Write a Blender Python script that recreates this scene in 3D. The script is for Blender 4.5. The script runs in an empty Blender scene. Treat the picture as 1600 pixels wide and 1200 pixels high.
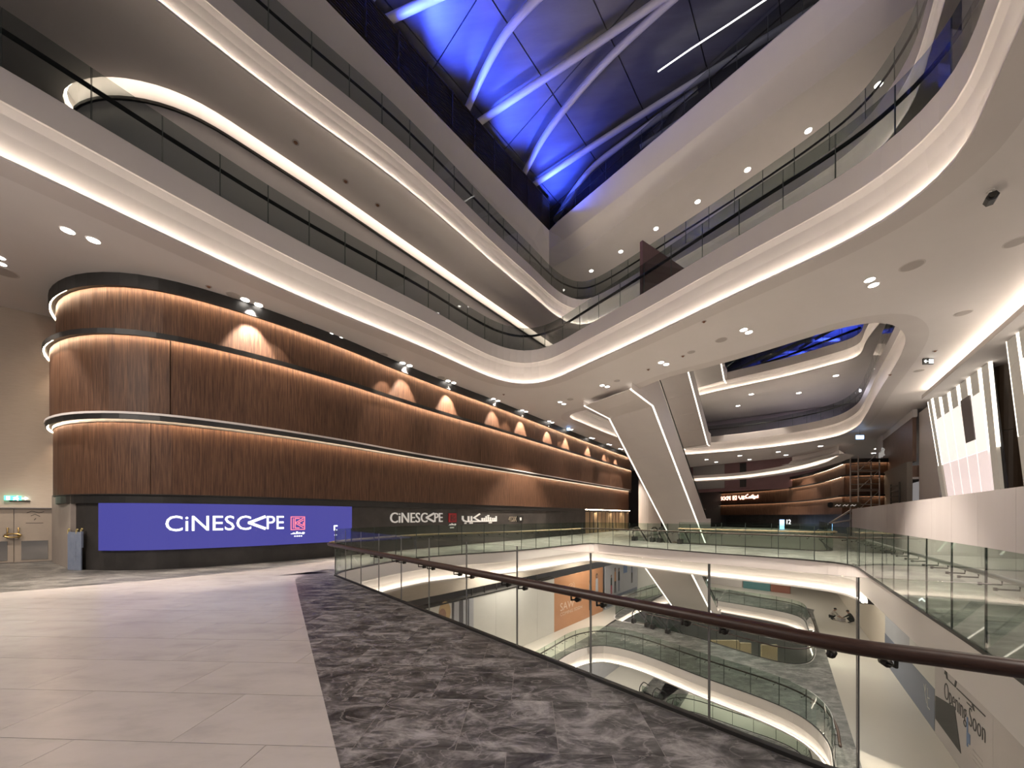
import bpy, bmesh, math, random
from mathutils import Vector, Matrix
random.seed(7)
SC = bpy.context.scene
COL = SC.collection
# ------------------------------------------------------------------ camera, world, exposure
F, CX, CY, H = 580.0, 800.0, 806.0, 1.8       # photo pixels, eye height in metres
cam = bpy.data.cameras.new('camera'); camo = bpy.data.objects.new('camera', cam); COL.objects.link(camo)
cam.sensor_fit = 'HORIZONTAL'; cam.sensor_width = 36.0; cam.lens = F / 1600.0 * 36.0
cam.shift_x = 0.0; cam.shift_y = (CY - 600.0) / 1600.0
cam.clip_start = 0.05; cam.clip_end = 400
camo.location = (0, 0, H); camo.rotation_euler = (math.radians(90), 0, 0)
SC.camera = camo
w = bpy.data.worlds.new('world'); SC.world = w; w.use_nodes = True
w.node_tree.nodes['Background'].inputs[0].default_value = (1.0, 0.93, 0.91, 1)
w.node_tree.nodes['Background'].inputs[1].default_value = 0.12
SC.view_settings.view_transform = 'Standard'; SC.view_settings.look = 'None'
SC.view_settings.gamma = 1.0; SC.view_settings.use_curve_mapping = False
SC.view_settings.exposure = 0.9
SC.cycles.transparent_max_bounces = 40
SC.cycles.max_bounces = 7; SC.cycles.diffuse_bounces = 4; SC.cycles.glossy_bounces = 3
SC.cycles.sample_clamp_indirect = 4.0
SC.cycles.caustics_reflective = False; SC.cycles.caustics_refractive = False

LED_STR = 20.0        # balcony coves
WOOD_LED = 44.0        # wood wall coves
SPOT_W = 2300.0
FLOOD_W = 2700.0
WARM = (1.0, 0.86, 0.70)

def U(x, y, z):
    Y = F * (z - H) / (CY - y)
    return ((x - CX) / F * Y, Y)
def UP(pts, z): return [U(x, y, z) for x, y in pts]
def U3(x, y, z):
    a = U(x, y, z); return (a[0], a[1], z)
def UY(x, y, Y): return ((x - CX) / F * Y, Y, H + (CY - y) / F * Y)
LD = Vector((0.611, 0.791)); LD.normalize()     # long axis of the mall
RD = Vector((0.53, -0.848)); RD.normalize()

# ------------------------------------------------------------------ materials
MATS = {}
def mat(name, col=(0.8, 0.8, 0.8), rough=0.5, metal=0.0, emit=None, es=0.0, spec=0.5):
    m = bpy.data.materials.new(name); m.use_nodes = True
    b = m.node_tree.nodes['Principled BSDF']
    b.inputs['Base Color'].default_value = (*col, 1); b.inputs['Roughness'].default_value = rough
    b.inputs['Metallic'].default_value = metal; b.inputs['Specular IOR Level'].default_value = spec
    if emit:
        b.inputs['Emission Color'].default_value = (*emit, 1); b.inputs['Emission Strength'].default_value = es
    MATS[name] = m; return m
def nd(m, t, **k):
    n = m.node_tree.nodes.new(t)
    for a, v in k.items(): setattr(n, a, v)
    return n
def lk(m, a, b): m.node_tree.links.new(a, b)
def bsdf(m): return m.node_tree.nodes['Principled BSDF']
def ramp(m, stops):
    r = nd(m, 'ShaderNodeValToRGB'); e = r.color_ramp.elements
    while len(e) < len(stops): e.new(0.5)
    for i, (p, c) in enumerate(stops): e[i].position = p; e[i].color = (*c, 1)
    return r
def noisy(name, c1, c2, scale=(1, 1, 1), nscale=4.0, rough=0.5, detail=6, dist=0.0, stops=None, perobj=False, rrough=None, bump=0.0, spec=0.5):
    m = mat(name, c1, rough, spec=spec)
    tc = nd(m, 'ShaderNodeTexCoord'); mp = nd(m, 'ShaderNodeMapping'); mp.inputs['Scale'].default_value = scale
    src = tc.outputs['Object']
    if perobj:
        oi = nd(m, 'ShaderNodeObjectInfo'); ml = nd(m, 'ShaderNodeVectorMath', operation='SCALE'); cb = nd(m, 'ShaderNodeCombineXYZ')
        mu = nd(m, 'ShaderNodeMath', operation='MULTIPLY'); mu.inputs[1].default_value = 37.0
        lk(m, oi.outputs['Random'], mu.inputs[0]); lk(m, mu.outputs[0], cb.inputs[0]); lk(m, mu.outputs[0], cb.inputs[1]); lk(m, oi.outputs['Random'], cb.inputs[2])
        ad = nd(m, 'ShaderNodeVectorMath', operation='ADD'); lk(m, src, ad.inputs[0]); lk(m, cb.outputs[0], ad.inputs[1]); src = ad.outputs[0]
    lk(m, src, mp.inputs['Vector'])
    n = nd(m, 'ShaderNodeTexNoise'); n.inputs['Scale'].default_value = nscale; n.inputs['Detail'].default_value = detail
    n.inputs['Roughness'].default_value = 0.62; n.inputs['Distortion'].default_value = dist
    lk(m, mp.outputs[0], n.inputs['Vector'])
    r = ramp(m, stops or [(0.3, c1), (0.7, c2)])
    lk(m, n.outputs['Fac'], r.inputs[0]); lk(m, r.outputs[0], bsdf(m).inputs['Base Color'])
    if bump:
        bp = nd(m, 'ShaderNodeBump'); bp.inputs['Strength'].default_value = bump; bp.inputs['Distance'].default_value = 0.01
        lk(m, n.outputs['Fac'], bp.inputs['Height']); lk(m, bp.outputs[0], bsdf(m).inputs['Normal'])
    return m
PLASTER = noisy('white_plaster', (0.72, 0.68, 0.665), (0.76, 0.72, 0.705), nscale=0.6, rough=0.62, spec=0.3)
CEIL_LIT = noisy('lit_ceiling_plaster', (0.83, 0.79, 0.775), (0.86, 0.82, 0.805), nscale=0.6, rough=0.62, spec=0.3)  # plaster copy, lightened to put bounce light into the ceiling colour
FASCIA = noisy('fascia_paint', (0.73, 0.68, 0.665), (0.77, 0.725, 0.70), nscale=0.5, rough=0.45, spec=0.4)
BEIGE = noisy('beige_wallpaper', (0.60, 0.52, 0.43), (0.66, 0.58, 0.49), scale=(1, 1, 14), nscale=3, rough=0.75)
WOOD = noisy('walnut_veneer', (0.1, 0.05, 0.03), (0.3, 0.17, 0.1), scale=(9, 9, 0.35), nscale=3.2, rough=0.55, detail=8, spec=0.3,
             stops=[(0.28, (0.036, 0.016, 0.010)), (0.5, (0.090, 0.044, 0.025)), (0.74, (0.175, 0.092, 0.052))], perobj=False)
RAILW = noisy('dark_walnut_rail', (0.024, 0.010, 0.007), (0.058, 0.026, 0.016), scale=(6, 6, 40), nscale=2.0, rough=0.42)
TANW = noisy('light_oak_panel', (0.42, 0.30, 0.18), (0.55, 0.40, 0.25), scale=(6, 6, 0.5), nscale=3, rough=0.5)
def marble(name, dark, mid, light, rough, scale):
    m = mat(name, mid, rough)
    tc = nd(m, 'ShaderNodeTexCoord'); oi = nd(m, 'ShaderNodeObjectInfo'); cb = nd(m, 'ShaderNodeCombineXYZ')
    mu = nd(m, 'ShaderNodeMath', operation='MULTIPLY'); mu.inputs[1].default_value = 53.0
    lk(m, oi.outputs['Random'], mu.inputs[0])
    for i in (0, 1, 2): lk(m, mu.outputs[0], cb.inputs[i])
    ad = nd(m, 'ShaderNodeVectorMath', operation='ADD'); lk(m, tc.outputs['Object'], ad.inputs[0]); lk(m, cb.outputs[0], ad.inputs[1])
    mp = nd(m, 'ShaderNodeMapping'); mp.inputs['Rotation'].default_value = (0, 0, 0.6); mp.inputs['Scale'].default_value = (scale, scale * 1.9, scale)
    lk(m, ad.outputs[0], mp.inputs['Vector'])
    n = nd(m, 'ShaderNodeTexNoise'); n.inputs['Scale'].default_value = 2.3; n.inputs['Detail'].default_value = 14; n.inputs['Roughness'].default_value = 0.72; n.inputs['Distortion'].default_value = 0.5
    lk(m, mp.outputs[0], n.inputs['Vector'])
    r = ramp(m, [(0.38, dark), (0.5, mid), (0.66, light)]); lk(m, n.outputs['Fac'], r.inputs[0])
    v = nd(m, 'ShaderNodeTexNoise'); v.inputs['Scale'].default_value = 2.4; v.inputs['Detail'].default_value = 7; v.inputs['Distortion'].default_value = 1.1
    lk(m, mp.outputs[0], v.inputs['Vector'])
    s = nd(m, 'ShaderNodeMath', operation='SUBTRACT'); s.inputs[1].default_value = 0.5; lk(m, v.outputs['Fac'], s.inputs[0])
    a = nd(m, 'ShaderNodeMath', operation='ABSOLUTE'); lk(m, s.outputs[0], a.inputs[0])
    r2 = ramp(m, [(0.0, (0.5, 0.5, 0.5)), (0.022, (0, 0, 0))]); lk(m, a.outputs[0], r2.inputs[0])
    mx = nd(m, 'ShaderNodeMix', data_type='RGBA'); lk(m, r2.outputs[0], mx.inputs[0]); lk(m, r.outputs[0], mx.inputs[6]); mx.inputs[7].default_value = (*light, 1)
    lk(m, mx.outputs[2], bsdf(m).inputs['Base Color'])
    return m
DMARB = marble('dark_marble', (0.022, 0.021, 0.022), (0.105, 0.099, 0.100), (0.40, 0.38, 0.38), 0.40, 0.95)
GMARB = marble('grey_marble', (0.055, 0.055, 0.052), (0.135, 0.13, 0.123), (0.33, 0.32, 0.30), 0.4, 0.55)
LSTONE = noisy('cream_stone', (0.50, 0.455, 0.42), (0.58, 0.53, 0.49), scale=(1, 2.2, 1), nscale=1.3, rough=0.27, detail=8, perobj=True, spec=0.45,
               stops=[(0.3, (0.46, 0.425, 0.41)), (0.5, (0.54, 0.50, 0.48)), (0.75, (0.58, 0.54, 0.52))])
GROUT = mat('grout', (0.23, 0.205, 0.19), 0.8)
BLACK = noisy('black_metal', (0.012, 0.011, 0.011), (0.02, 0.019, 0.018), nscale=3, rough=0.45)
BLACKW = noisy('black_stone_cladding', (0.018, 0.016, 0.015), (0.045, 0.040, 0.037), nscale=1.2, rough=0.5)
BLACKW2 = noisy('charcoal_cladding', (0.035, 0.031, 0.029), (0.075, 0.066, 0.06), nscale=0.8, rough=0.5)
STEEL = noisy('brushed_steel', (0.45, 0.43, 0.41), (0.55, 0.53, 0.5), scale=(1, 1, 30), nscale=4, rough=0.3)
bsdf(STEEL).inputs['Metallic'].default_value = 1.0
CHROME = mat('mirror_steel', (0.50, 0.48, 0.46), 0.12, 1.0)
BRASS = mat('brass', (0.45, 0.32, 0.14), 0.3, 1.0)
DARKST = mat('dark_steel', (0.06, 0.055, 0.05), 0.4, 0.8)
LOUV = mat('louvre_black', (0.034, 0.026, 0.017), 0.65, spec=0.2)
ROOFM = noisy('roof_sheet', (0.10, 0.10, 0.12), (0.14, 0.14, 0.165), scale=(0.3, 2, 1), nscale=0.8, rough=0.4)
RIBM = mat('white_steel_rib', (0.62, 0.60, 0.62), 0.4)
HOARD = noisy('grey_hoarding', (0.50, 0.46, 0.455), (0.54, 0.50, 0.495), scale=(0.7, 0.7, 0.05), nscale=1.2, rough=0.6)
WHOARD = noisy('white_hoarding', (0.62, 0.60, 0.56), (0.66, 0.64, 0.60), nscale=0.4, rough=0.6)
PLUM = noisy('plum_hoarding', (0.17, 0.088, 0.092), (0.20, 0.105, 0.11), nscale=1, rough=0.5)
BROWNW = noisy('brown_shopfront', (0.13, 0.075, 0.055), (0.2, 0.12, 0.085), scale=(4, 4, 0.4), nscale=3, rough=0.5)
BRONZE = noisy('bronze_column', (0.10, 0.07, 0.045), (0.13, 0.09, 0.058), nscale=0.6, rough=0.4)
GREYP = noisy('grey_poster', (0.40, 0.40, 0.43), (0.44, 0.44, 0.47), nscale=1, rough=0.5)
SLATE = mat('slate_blue_print', (0.16, 0.18, 0.24), 0.5)
ORANGE = noisy('orange_print', (0.46, 0.21, 0.10), (0.50, 0.245, 0.12), nscale=0.5, rough=0.5)
CREAMT = mat('pale_print', (0.72, 0.52, 0.40), 0.5)
INK = mat('charcoal_print', (0.04, 0.038, 0.036), 0.6)
BLUEINK = mat('blue_print', (0.16, 0.24, 0.42), 0.6)
TEAL = mat('teal_print', (0.08, 0.20, 0.21), 0.5); BRICK = mat('red_print', (0.24, 0.09, 0.06), 0.5)
SKIN = mat('skin', (0.36, 0.21, 0.15), 0.6); HAIR = mat('black_hair', (0.012, 0.01, 0.009), 0.5)
BLOND = mat('blond_hair_print', (0.55, 0.38, 0.2), 0.6)
SHIRTW = mat('pale_shirt', (0.55, 0.50, 0.46), 0.8); DARKCL = mat('dark_cloth', (0.02, 0.024, 0.022), 0.8); REDCL = mat('red_print_cloth', (0.4, 0.03, 0.06), 0.7)
FOAM = noisy('blue_grey_board', (0.20, 0.24, 0.33), (0.25, 0.29, 0.38), nscale=5, rough=0.8)
TAPE = mat('yellow_foam', (0.6, 0.48, 0.2), 0.7)
DOORM = noisy('dusty_beige_door', (0.40, 0.34, 0.285), (0.45, 0.385, 0.32), nscale=2, rough=0.5)
STONE2 = noisy('beige_stone_jamb', (0.36, 0.31, 0.275), (0.41, 0.355, 0.31), nscale=1.5, rough=0.5)
DARKROOM = mat('dark_interior', (0.03, 0.028, 0.03), 0.8)
SCAF = mat('galvanised_tube', (0.42, 0.38, 0.35), 0.45, 0.6)
LEDL = mat('warm_led_lower', (1, 1, 1), 0.5, emit=WARM, es=5.5)
LEDS = mat('slot_led', (1, 1, 1), 0.5, emit=WARM, es=6.0)
LED = mat('warm_led', (1, 1, 1), 0.5, emit=WARM, es=LED_STR)
LEDW = mat('wood_wall_led', (1, 1, 1), 0.5, emit=(1.0, 0.74, 0.50), es=WOOD_LED)
LEDF = mat('far_wood_led', (1, 1, 1), 0.5, emit=(1.0, 0.74, 0.50), es=5.5)
LEDT = mat('neutral_led_strip', (1, 1, 1), 0.5, emit=(1.0, 0.90, 0.76), es=1.5)
DISC = mat('downlight_lens', (1, 1, 1), 0.5, emit=(1, 0.93, 0.84), es=9.0)
SCREEN = mat('blue_led_screen', (0.01, 0.01, 0.02), 0.35, emit=(0.033, 0.032, 0.175), es=1.0)
SCRW = mat('screen_white', (0.1, 0.1, 0.1), 0.4, emit=(0.93, 0.94, 1.0), es=1.6)
SCRP = mat('screen_pink', (0.1, 0.1, 0.1), 0.4, emit=(1.0, 0.16, 0.20), es=1.0)
SCRD = mat('screen_line_red', (0.1, 0.1, 0.1), 0.4, emit=(0.9, 0.1, 0.15), es=0.8)
SIGNW = mat('sign_white', (0.80, 0.77, 0.73), 0.4, emit=(1, 0.95, 0.9), es=0.12)
SIGNR = mat('sign_red', (0.42, 0.02, 0.03), 0.4)
SIGNB = mat('sign_bronze', (0.33, 0.28, 0.22), 0.4)
NEON = mat('neon_pink_white', (1, 1, 1), 0.4, emit=(1.0, 0.50, 0.36), es=2.0)
GREENS = mat('exit_green', (0.05, 0.3, 0.2), 0.4, emit=(0.10, 0.75, 0.45), es=1.3)
EXITW = mat('exit_white', (0.8, 0.8, 0.8), 0.4, emit=(0.9, 1.0, 0.95), es=1.6)
BLUES = mat('blue_sign_glow', (0.2, 0.4, 0.6), 0.4, emit=(0.30, 0.55, 1.0), es=2.2)
LEDPAN = mat('bright_led_panel', (0.8, 0.8, 0.8), 0.4, emit=(1.0, 0.90, 0.82), es=0.50)
LEDPIN = mat('pinkish_led_panel', (0.8, 0.8, 0.8), 0.4, emit=(1.0, 0.80, 0.76), es=0.40)
MESHP = noisy('backlit_mesh', (0.34, 0.31, 0.27), (0.40, 0.37, 0.32), nscale=2, rough=0.4)
bsdf(MESHP).inputs['Emission Color'].default_value = (1.0, 0.88, 0.72, 1); bsdf(MESHP).inputs['Emission Strength'].default_value = 0.10
DETW = mat('fitting_white', (0.68, 0.64, 0.61), 0.5); DETG = mat('fitting_grey', (0.52, 0.475, 0.455), 0.6); DETO = mat('detector_amber', (0.22, 0.10, 0.05), 0.5)
def glassmat(name, tint, refl=1.0, ior=1.5):
    m = bpy.data.materials.new(name); m.use_nodes = True; nt = m.node_tree; nt.nodes.clear()
    o = nd(m, 'ShaderNodeOutputMaterial'); t = nd(m, 'ShaderNodeBsdfTransparent'); t.inputs[0].default_value = (*tint, 1)
    g = nd(m, 'ShaderNodeBsdfGlossy'); g.inputs['Roughness'].default_value = 0.02; g.inputs[0].default_value = (refl, refl, refl, 1)
    f = nd(m, 'ShaderNodeFresnel'); f.inputs[0].default_value = ior
    ge = nd(m, 'ShaderNodeNewGeometry'); iv = nd(m, 'ShaderNodeMath', operation='SUBTRACT'); iv.inputs[0].default_value = 1.0
    mu = nd(m, 'ShaderNodeMath', operation='MULTIPLY'); lk(m, ge.outputs['Backfacing'], iv.inputs[1]); lk(m, iv.outputs[0], mu.inputs[0]); lk(m, f.outputs[0], mu.inputs[1])
    mx = nd(m, 'ShaderNodeMixShader'); lk(m, mu.outputs[0], mx.inputs[0]); lk(m, t.outputs[0], mx.inputs[1]); lk(m, g.outputs[0], mx.inputs[2]); lk(m, mx.outputs[0], o.inputs[0])
    return m
EDGE = mat('glass_edge', (0.035, 0.05, 0.045), 0.3)
GLASS = glassmat('clear_glass', (0.95, 0.97, 0.955), 0.9)
GLASSG = glassmat('green_glass', (0.80, 0.86, 0.82), 0.9)
GLASSD = glassmat('smoky_glass', (0.70, 0.73, 0.72), 0.9)

# ------------------------------------------------------------------ helpers
ORIG = {}
def link(o, parent=None, label=None, cat=None, group=None, kind=None):
    COL.objects.link(o)
    if parent: o.parent = parent
    if label: o['label'] = label
    if cat: o['category'] = cat
    if group: o['group'] = group
    if kind: o['kind'] = kind
    return o
def world_loc(p):
    v = Vector((0, 0, 0))
    while p is not None:
        v += ORIG.get(p.name, Vector((0, 0, 0))); p = p.parent
    return v
def obj(name, verts, faces, m, parent=None, smooth=False, label=None, cat=None, group=None, kind=None):
    off = world_loc(parent)
    me = bpy.data.meshes.new(name)
    me.from_pydata([(v[0] - off.x, v[1] - off.y, v[2] - off.z) for v in verts], [], faces)
    ms = m if isinstance(m, (list, tuple)) else [m]
    for q in ms: me.materials.append(q)
    if smooth:
        for p in me.polygons: p.use_smooth = True
    me.update()
    return link(bpy.data.objects.new(name, me), parent, label, cat, group, kind)
def empty(name, loc, label=None, cat=None, group=None, kind=None):
    o = bpy.data.objects.new(name, None); o.location = loc; o.empty_display_size = 0.2
    link(o, None, label, cat, group, kind); ORIG[o.name] = Vector(loc); return o
class MB:
    def __init__(s): s.v = []; s.f = []
    def add(s, v, f):
        n = len(s.v); s.v += [tuple(a) for a in v]; s.f += [tuple(i + n for i in q) for q in f]
    def box(s, a, b):
        x0, y0, z0 = a; x1, y1, z1 = b
        s.add([(x0, y0, z0), (x1, y0, z0), (x1, y1, z0), (x0, y1, z0), (x0, y0, z1), (x1, y0, z1), (x1, y1, z1), (x0, y1, z1)],
              [(0, 3, 2, 1), (4, 5, 6, 7), (0, 1, 5, 4), (1, 2, 6, 5), (2, 3, 7, 6), (3, 0, 4, 7)])
    def hexa(s, p):   # 4 bottom, 4 top
        s.add(p, [(0, 3, 2, 1), (4, 5, 6, 7), (0, 1, 5, 4), (1, 2, 6, 5), (2, 3, 7, 6), (3, 0, 4, 7)])
    def wallbox(s, a, b, z0, z1, t):   # vertical slab from plan a to plan b, thickness t to the left
        d = Vector((b[0] - a[0], b[1] - a[1])); d.normalize(); n = Vector((-d.y, d.x)) * t
        s.hexa([(a[0], a[1], z0), (b[0], b[1], z0), (b[0] + n.x, b[1] + n.y, z0), (a[0] + n.x, a[1] + n.y, z0),
                (a[0], a[1], z1), (b[0], b[1], z1), (b[0] + n.x, b[1] + n.y, z1), (a[0] + n.x, a[1] + n.y, z1)])
    def beam(s, a, b, w, h, up=Vector((0, 0, 1))):
        a = Vector(a); b = Vector(b); d = (b - a).normalized(); sd = d.cross(up)
        if sd.length < 1e-4: sd = Vector((1, 0, 0))
        sd.normalize(); u = sd.cross(d)
        c = [(-w / 2, -h / 2), (w / 2, -h / 2), (w / 2, h / 2), (-w / 2, h / 2)]
        s.hexa([a + sd * i + u * j for i, j in c] + [b + sd * i + u * j for i, j in c])
    def tube(s, pts, r, n=8, ry=None, cap=True):
        pts = [Vector(p) for p in pts]; ry = ry or r; base = len(s.v)
        for i, p in enumerate(pts):
            d = (pts[min(i + 1, len(pts) - 1)] - pts[max(i - 1, 0)]).normalized()
            sd = d.cross(Vector((0, 0, 1)))
            if sd.length < 1e-4: sd = Vector((1, 0, 0))
            sd.normalize(); u = sd.cross(d)
            for k in range(n):
                a = 2 * math.pi * k / n; s.v.append(tuple(p + sd * math.cos(a) * r + u * math.sin(a) * ry))
        for i in range(len(pts) - 1):
            for k in range(n):
                k2 = (k + 1) % n
                s.f.append((base + i * n + k, base + i * n + k2, base + (i + 1) * n + k2, base + (i + 1) * n + k))
        if cap:
            s.f.append(tuple(base + k for k in reversed(range(n)))); s.f.append(tuple(base + (len(pts) - 1) * n + k for k in range(n)))
    def disc(s, c, r, h, n=16, r2=None):
        r2 = r if r2 is None else r2; b = len(s.v)
        for z, rr in ((c[2], r), (c[2] + h, r2)):
            for k in range(n):
                a = 2 * math.pi * k / n; s.v.append((c[0] + rr * math.cos(a), c[1] + rr * math.sin(a), z))
        for k in range(n):
            k2 = (k + 1) % n; s.f.append((b + k, b + k2, b + n + k2, b + n + k))
        s.f.append(tuple(b + k for k in reversed(range(n)))); s.f.append(tuple(b + n + k for k in range(n)))
    def build(s, name, m, parent=None, **k): return obj(name, s.v, s.f, m, parent, **k)

class Path:
    def __init__(s, pts, closed=False):
        s.p = [Vector(q) for q in pts]; s.closed = closed
        q = s.p + ([s.p[0]] if closed else [])
        s.q = q; s.c = [0.0]
        for a, b in zip(q, q[1:]): s.c.append(s.c[-1] + (b - a).length)
        s.L = s.c[-1]
    def at(s, t):
        t = min(max(t, 0), s.L)
        lo, hi = 0, len(s.c) - 1
        while hi - lo > 1:
            mid = (lo + hi) // 2
            if s.c[mid] <= t: lo = mid
            else: hi = mid
        d = s.q[lo + 1] - s.q[lo]; k = (t - s.c[lo]) / max(s.c[lo + 1] - s.c[lo], 1e-9)
        return s.q[lo] + d * k
    def tan(s, t):
        d = s.at(t + 0.05) - s.at(t - 0.05)
        return d.normalized()
    def nor(s, t):   # left normal
        d = s.tan(t); return Vector((-d.y, d.x))
    def normals(s):
        n = len(s.p); out = []
        for i in range(n):
            if s.closed: a, b = s.p[i - 1], s.p[(i + 1) % n]
            else: a, b = s.p[max(i - 1, 0)], s.p[min(i + 1, n - 1)]
            d = (b - a).normalized(); out.append(Vector((-d.y, d.x)))
        return out
    def off(s, u):   # offset to the left by u
        return Path([p + n * u for p, n in zip(s.p, s.normals())], s.closed)
    def near(s, pt):
        best = (1e9, 0); pt = Vector(pt)
        for i in range(len(s.q) - 1):
            a, b = s.q[i], s.q[i + 1]; d = b - a; k = max(0, min(1, (pt - a).dot(d) / max(d.length_squared, 1e-9)))
            e = (a + d * k - pt).length
            if e < best[0]: best = (e, s.c[i] + d.length * k)
        return best[1]
    def hit(s, px):  # arc length where the path crosses the picture column's vertical plane
        r = (px - CX) / F; out = []
        for i in range(len(s.q) - 1):
            a, b = s.q[i], s.q[i + 1]; fa = a.x - r * a.y; fb = b.x - r * b.y
            if fa * fb <= 0 and fa != fb and a.y > 0: out.append(s.c[i] + (b - a).length * fa / (fa - fb))
        return out
def smooth(pts, step=0.45, it=4, closed=False):
    pts = [Vector(p) for p in pts]; n = len(pts); out = []
    rng = range(n if closed else n - 1)
    for i in rng:
        g = (lambda k: pts[k % n]) if closed else (lambda k: pts[min(max(k, 0), n - 1)])
        p0, p1, p2, p3 = g(i - 1), g(i), g(i + 1), g(i + 2)
        t0 = 0; t1 = t0 + max((p1 - p0).length, 1e-6) ** 0.5; t2 = t1 + max((p2 - p1).length, 1e-6) ** 0.5; t3 = t2 + max((p3 - p2).length, 1e-6) ** 0.5
        for k in range(10):
            t = t1 + (t2 - t1) * k / 10
            A1 = p0.lerp(p1, (t - t0) / (t1 - t0)) if p0 != p1 else p1; A2 = p1.lerp(p2, (t - t1) / (t2 - t1)); A3 = p2.lerp(p3, (t - t2) / (t3 - t2)) if p2 != p3 else p2
            B1 = A1.lerp(A2, (t - t0) / (t2 - t0)); B2 = A2.lerp(A3, (t - t1) / (t3 - t1)); out.append(B1.lerp(B2, (t - t1) / (t2 - t1)))
    if not closed: out.append(pts[-1])
    P = Path(out, closed); m = max(4, int(P.L / step))
    q = [P.at(P.L * i / m) for i in range(m + (0 if closed else 1))]
    for _ in range(it):
        r = q[:]
        for i in range(len(q)):
            if not closed and i in (0, len(q) - 1): continue
            r[i] = (q[i - 1] + q[i] * 2 + q[(i + 1) % len(q)]) / 4
        q = r
    return Path(q, closed)
def sweep(path, prof, loop=False):
    """profile = [(u, z)], u to the left of the path; returns verts, faces"""
    ns = path.normals(); V = []; Fc = []; k = len(prof)
    for p, n in zip(path.p, ns):
        for u, z in prof: V.append((p.x + n.x * u, p.y + n.y * u, z))
    m = len(path.p); seg = m if path.closed else m - 1
    kk = k if loop else k - 1
    for i in range(seg):
        a = i * k; b = ((i + 1) % m) * k
        for j in range(kk):
            j2 = (j + 1) % k
            Fc.append((a + j, b + j, b + j2, a + j2))
    if loop and not path.closed:
        Fc.append(tuple(range(k - 1, -1, -1))); Fc.append(tuple((m - 1) * k + j for j in range(k)))
    return V, Fc
def flat(outer, holes, z, flip=False):
    bm = bmesh.new(); es = []
    for ring in [outer] + holes:
        vs = [bm.verts.new((p[0], p[1], z)) for p in ring]
        for i in range(len(vs)): es.append(bm.edges.new((vs[i], vs[(i + 1) % len(vs)])))
    bmesh.ops.triangle_fill(bm, use_beauty=True, use_dissolve=False, edges=es)
    bmesh.ops.recalc_face_normals(bm, faces=bm.faces)
    bm.verts.index_update()
    V = [tuple(v.co) for v in bm.verts]; Fc = [tuple(v.index for v in f.verts) for f in bm.faces]
    bm.free(); return V, Fc
def text2d(body, size=1.0, sx=1.0, off=0.0):
    c = bpy.data.curves.new('t', 'FONT'); c.body = body; c.size = size; c.resolution_u = 3; c.offset = off
    o = bpy.data.objects.new('t', c); COL.objects.link(o)
    dg = bpy.context.evaluated_depsgraph_get(); me = o.evaluated_get(dg).to_mesh()
    V = [(v.co.x * sx, v.co.y) for v in me.vertices]; Fc = [tuple(p.vertices) for p in me.polygons]
    bpy.data.objects.remove(o); bpy.data.curves.remove(c)
    return V, Fc
def stroke2d(strokes, wd):
    V = []; Fc = []
    for st in strokes:
        for a, b in zip(st, st[1:]):
            a = Vector(a); b = Vector(b); d = (b - a).normalized(); n = Vector((-d.y, d.x)) * wd / 2; e = d * wd * 0.35
            i = len(V); V += [tuple(a - e + n), tuple(a - e - n), tuple(b + e - n), tuple(b + e + n)]; Fc.append((i, i + 1, i + 2, i + 3))
    return V, Fc
def rect2d(x0, y0, x1, y1): return [(x0, y0), (x1, y0), (x1, y1), (x0, y1)], [(0, 1, 2, 3)]
def merge2d(*parts):
    V = []; Fc = []
    for v, f in parts:
        n = len(V); V += v; Fc += [tuple(i + n for i in q) for q in f]
    return V, Fc
def fit2d(VF, x0, y0, x1, y1):
    V, Fc = VF; xs = [v[0] for v in V]; ys = [v[1] for v in V]; a, b, c, d = min(xs), max(xs), min(ys), max(ys)
    return [(x0 + (v[0] - a) / (b - a) * (x1 - x0), y0 + (v[1] - c) / (d - c) * (y1 - y0)) for v in V], Fc
def raise2d(VF, t):
    """2D mesh -> closed slab of thickness t as (x, y, d) triples; boundary edges get walls"""
    V, Fc = VF; n = len(V); V3 = [(x, y, t) for x, y in V] + [(x, y, 0) for x, y in V]; F3 = list(Fc); cnt = {}
    for f in Fc:
        for i in range(len(f)):
            e = (f[i], f[(i + 1) % len(f)]); cnt[e] = 1
    for (a, b) in cnt:
        if (b, a) not in cnt: F3.append((b, a, a + n, b + n))
    return V3, F3
def onpath(VF, path, s0, off, z0, t, sgn=1):
    """map 2D art (x along the path, y up) on a curved wall; off to the left of the path"""
    V3, F3 = raise2d(VF, t); out = []
    for x, y, d in V3:
        s = s0 + x; p = path.at(s); n = path.nor(s); o = off + d * sgn
        out.append((p.x + n.x * o, p.y + n.y * o, z0 + y))
    return out, F3
def onplane(VF, P, ux, uz, nrm, t):
    V3, F3 = raise2d(VF, t); P = Vector(P); return [tuple(P + ux * x + uz * y + nrm * d) for x, y, d in V3], F3

ORD = 'first second third fourth fifth sixth seventh eighth ninth tenth eleventh twelfth thirteenth fourteenth fifteenth sixteenth seventeenth eighteenth'.split()

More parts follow.
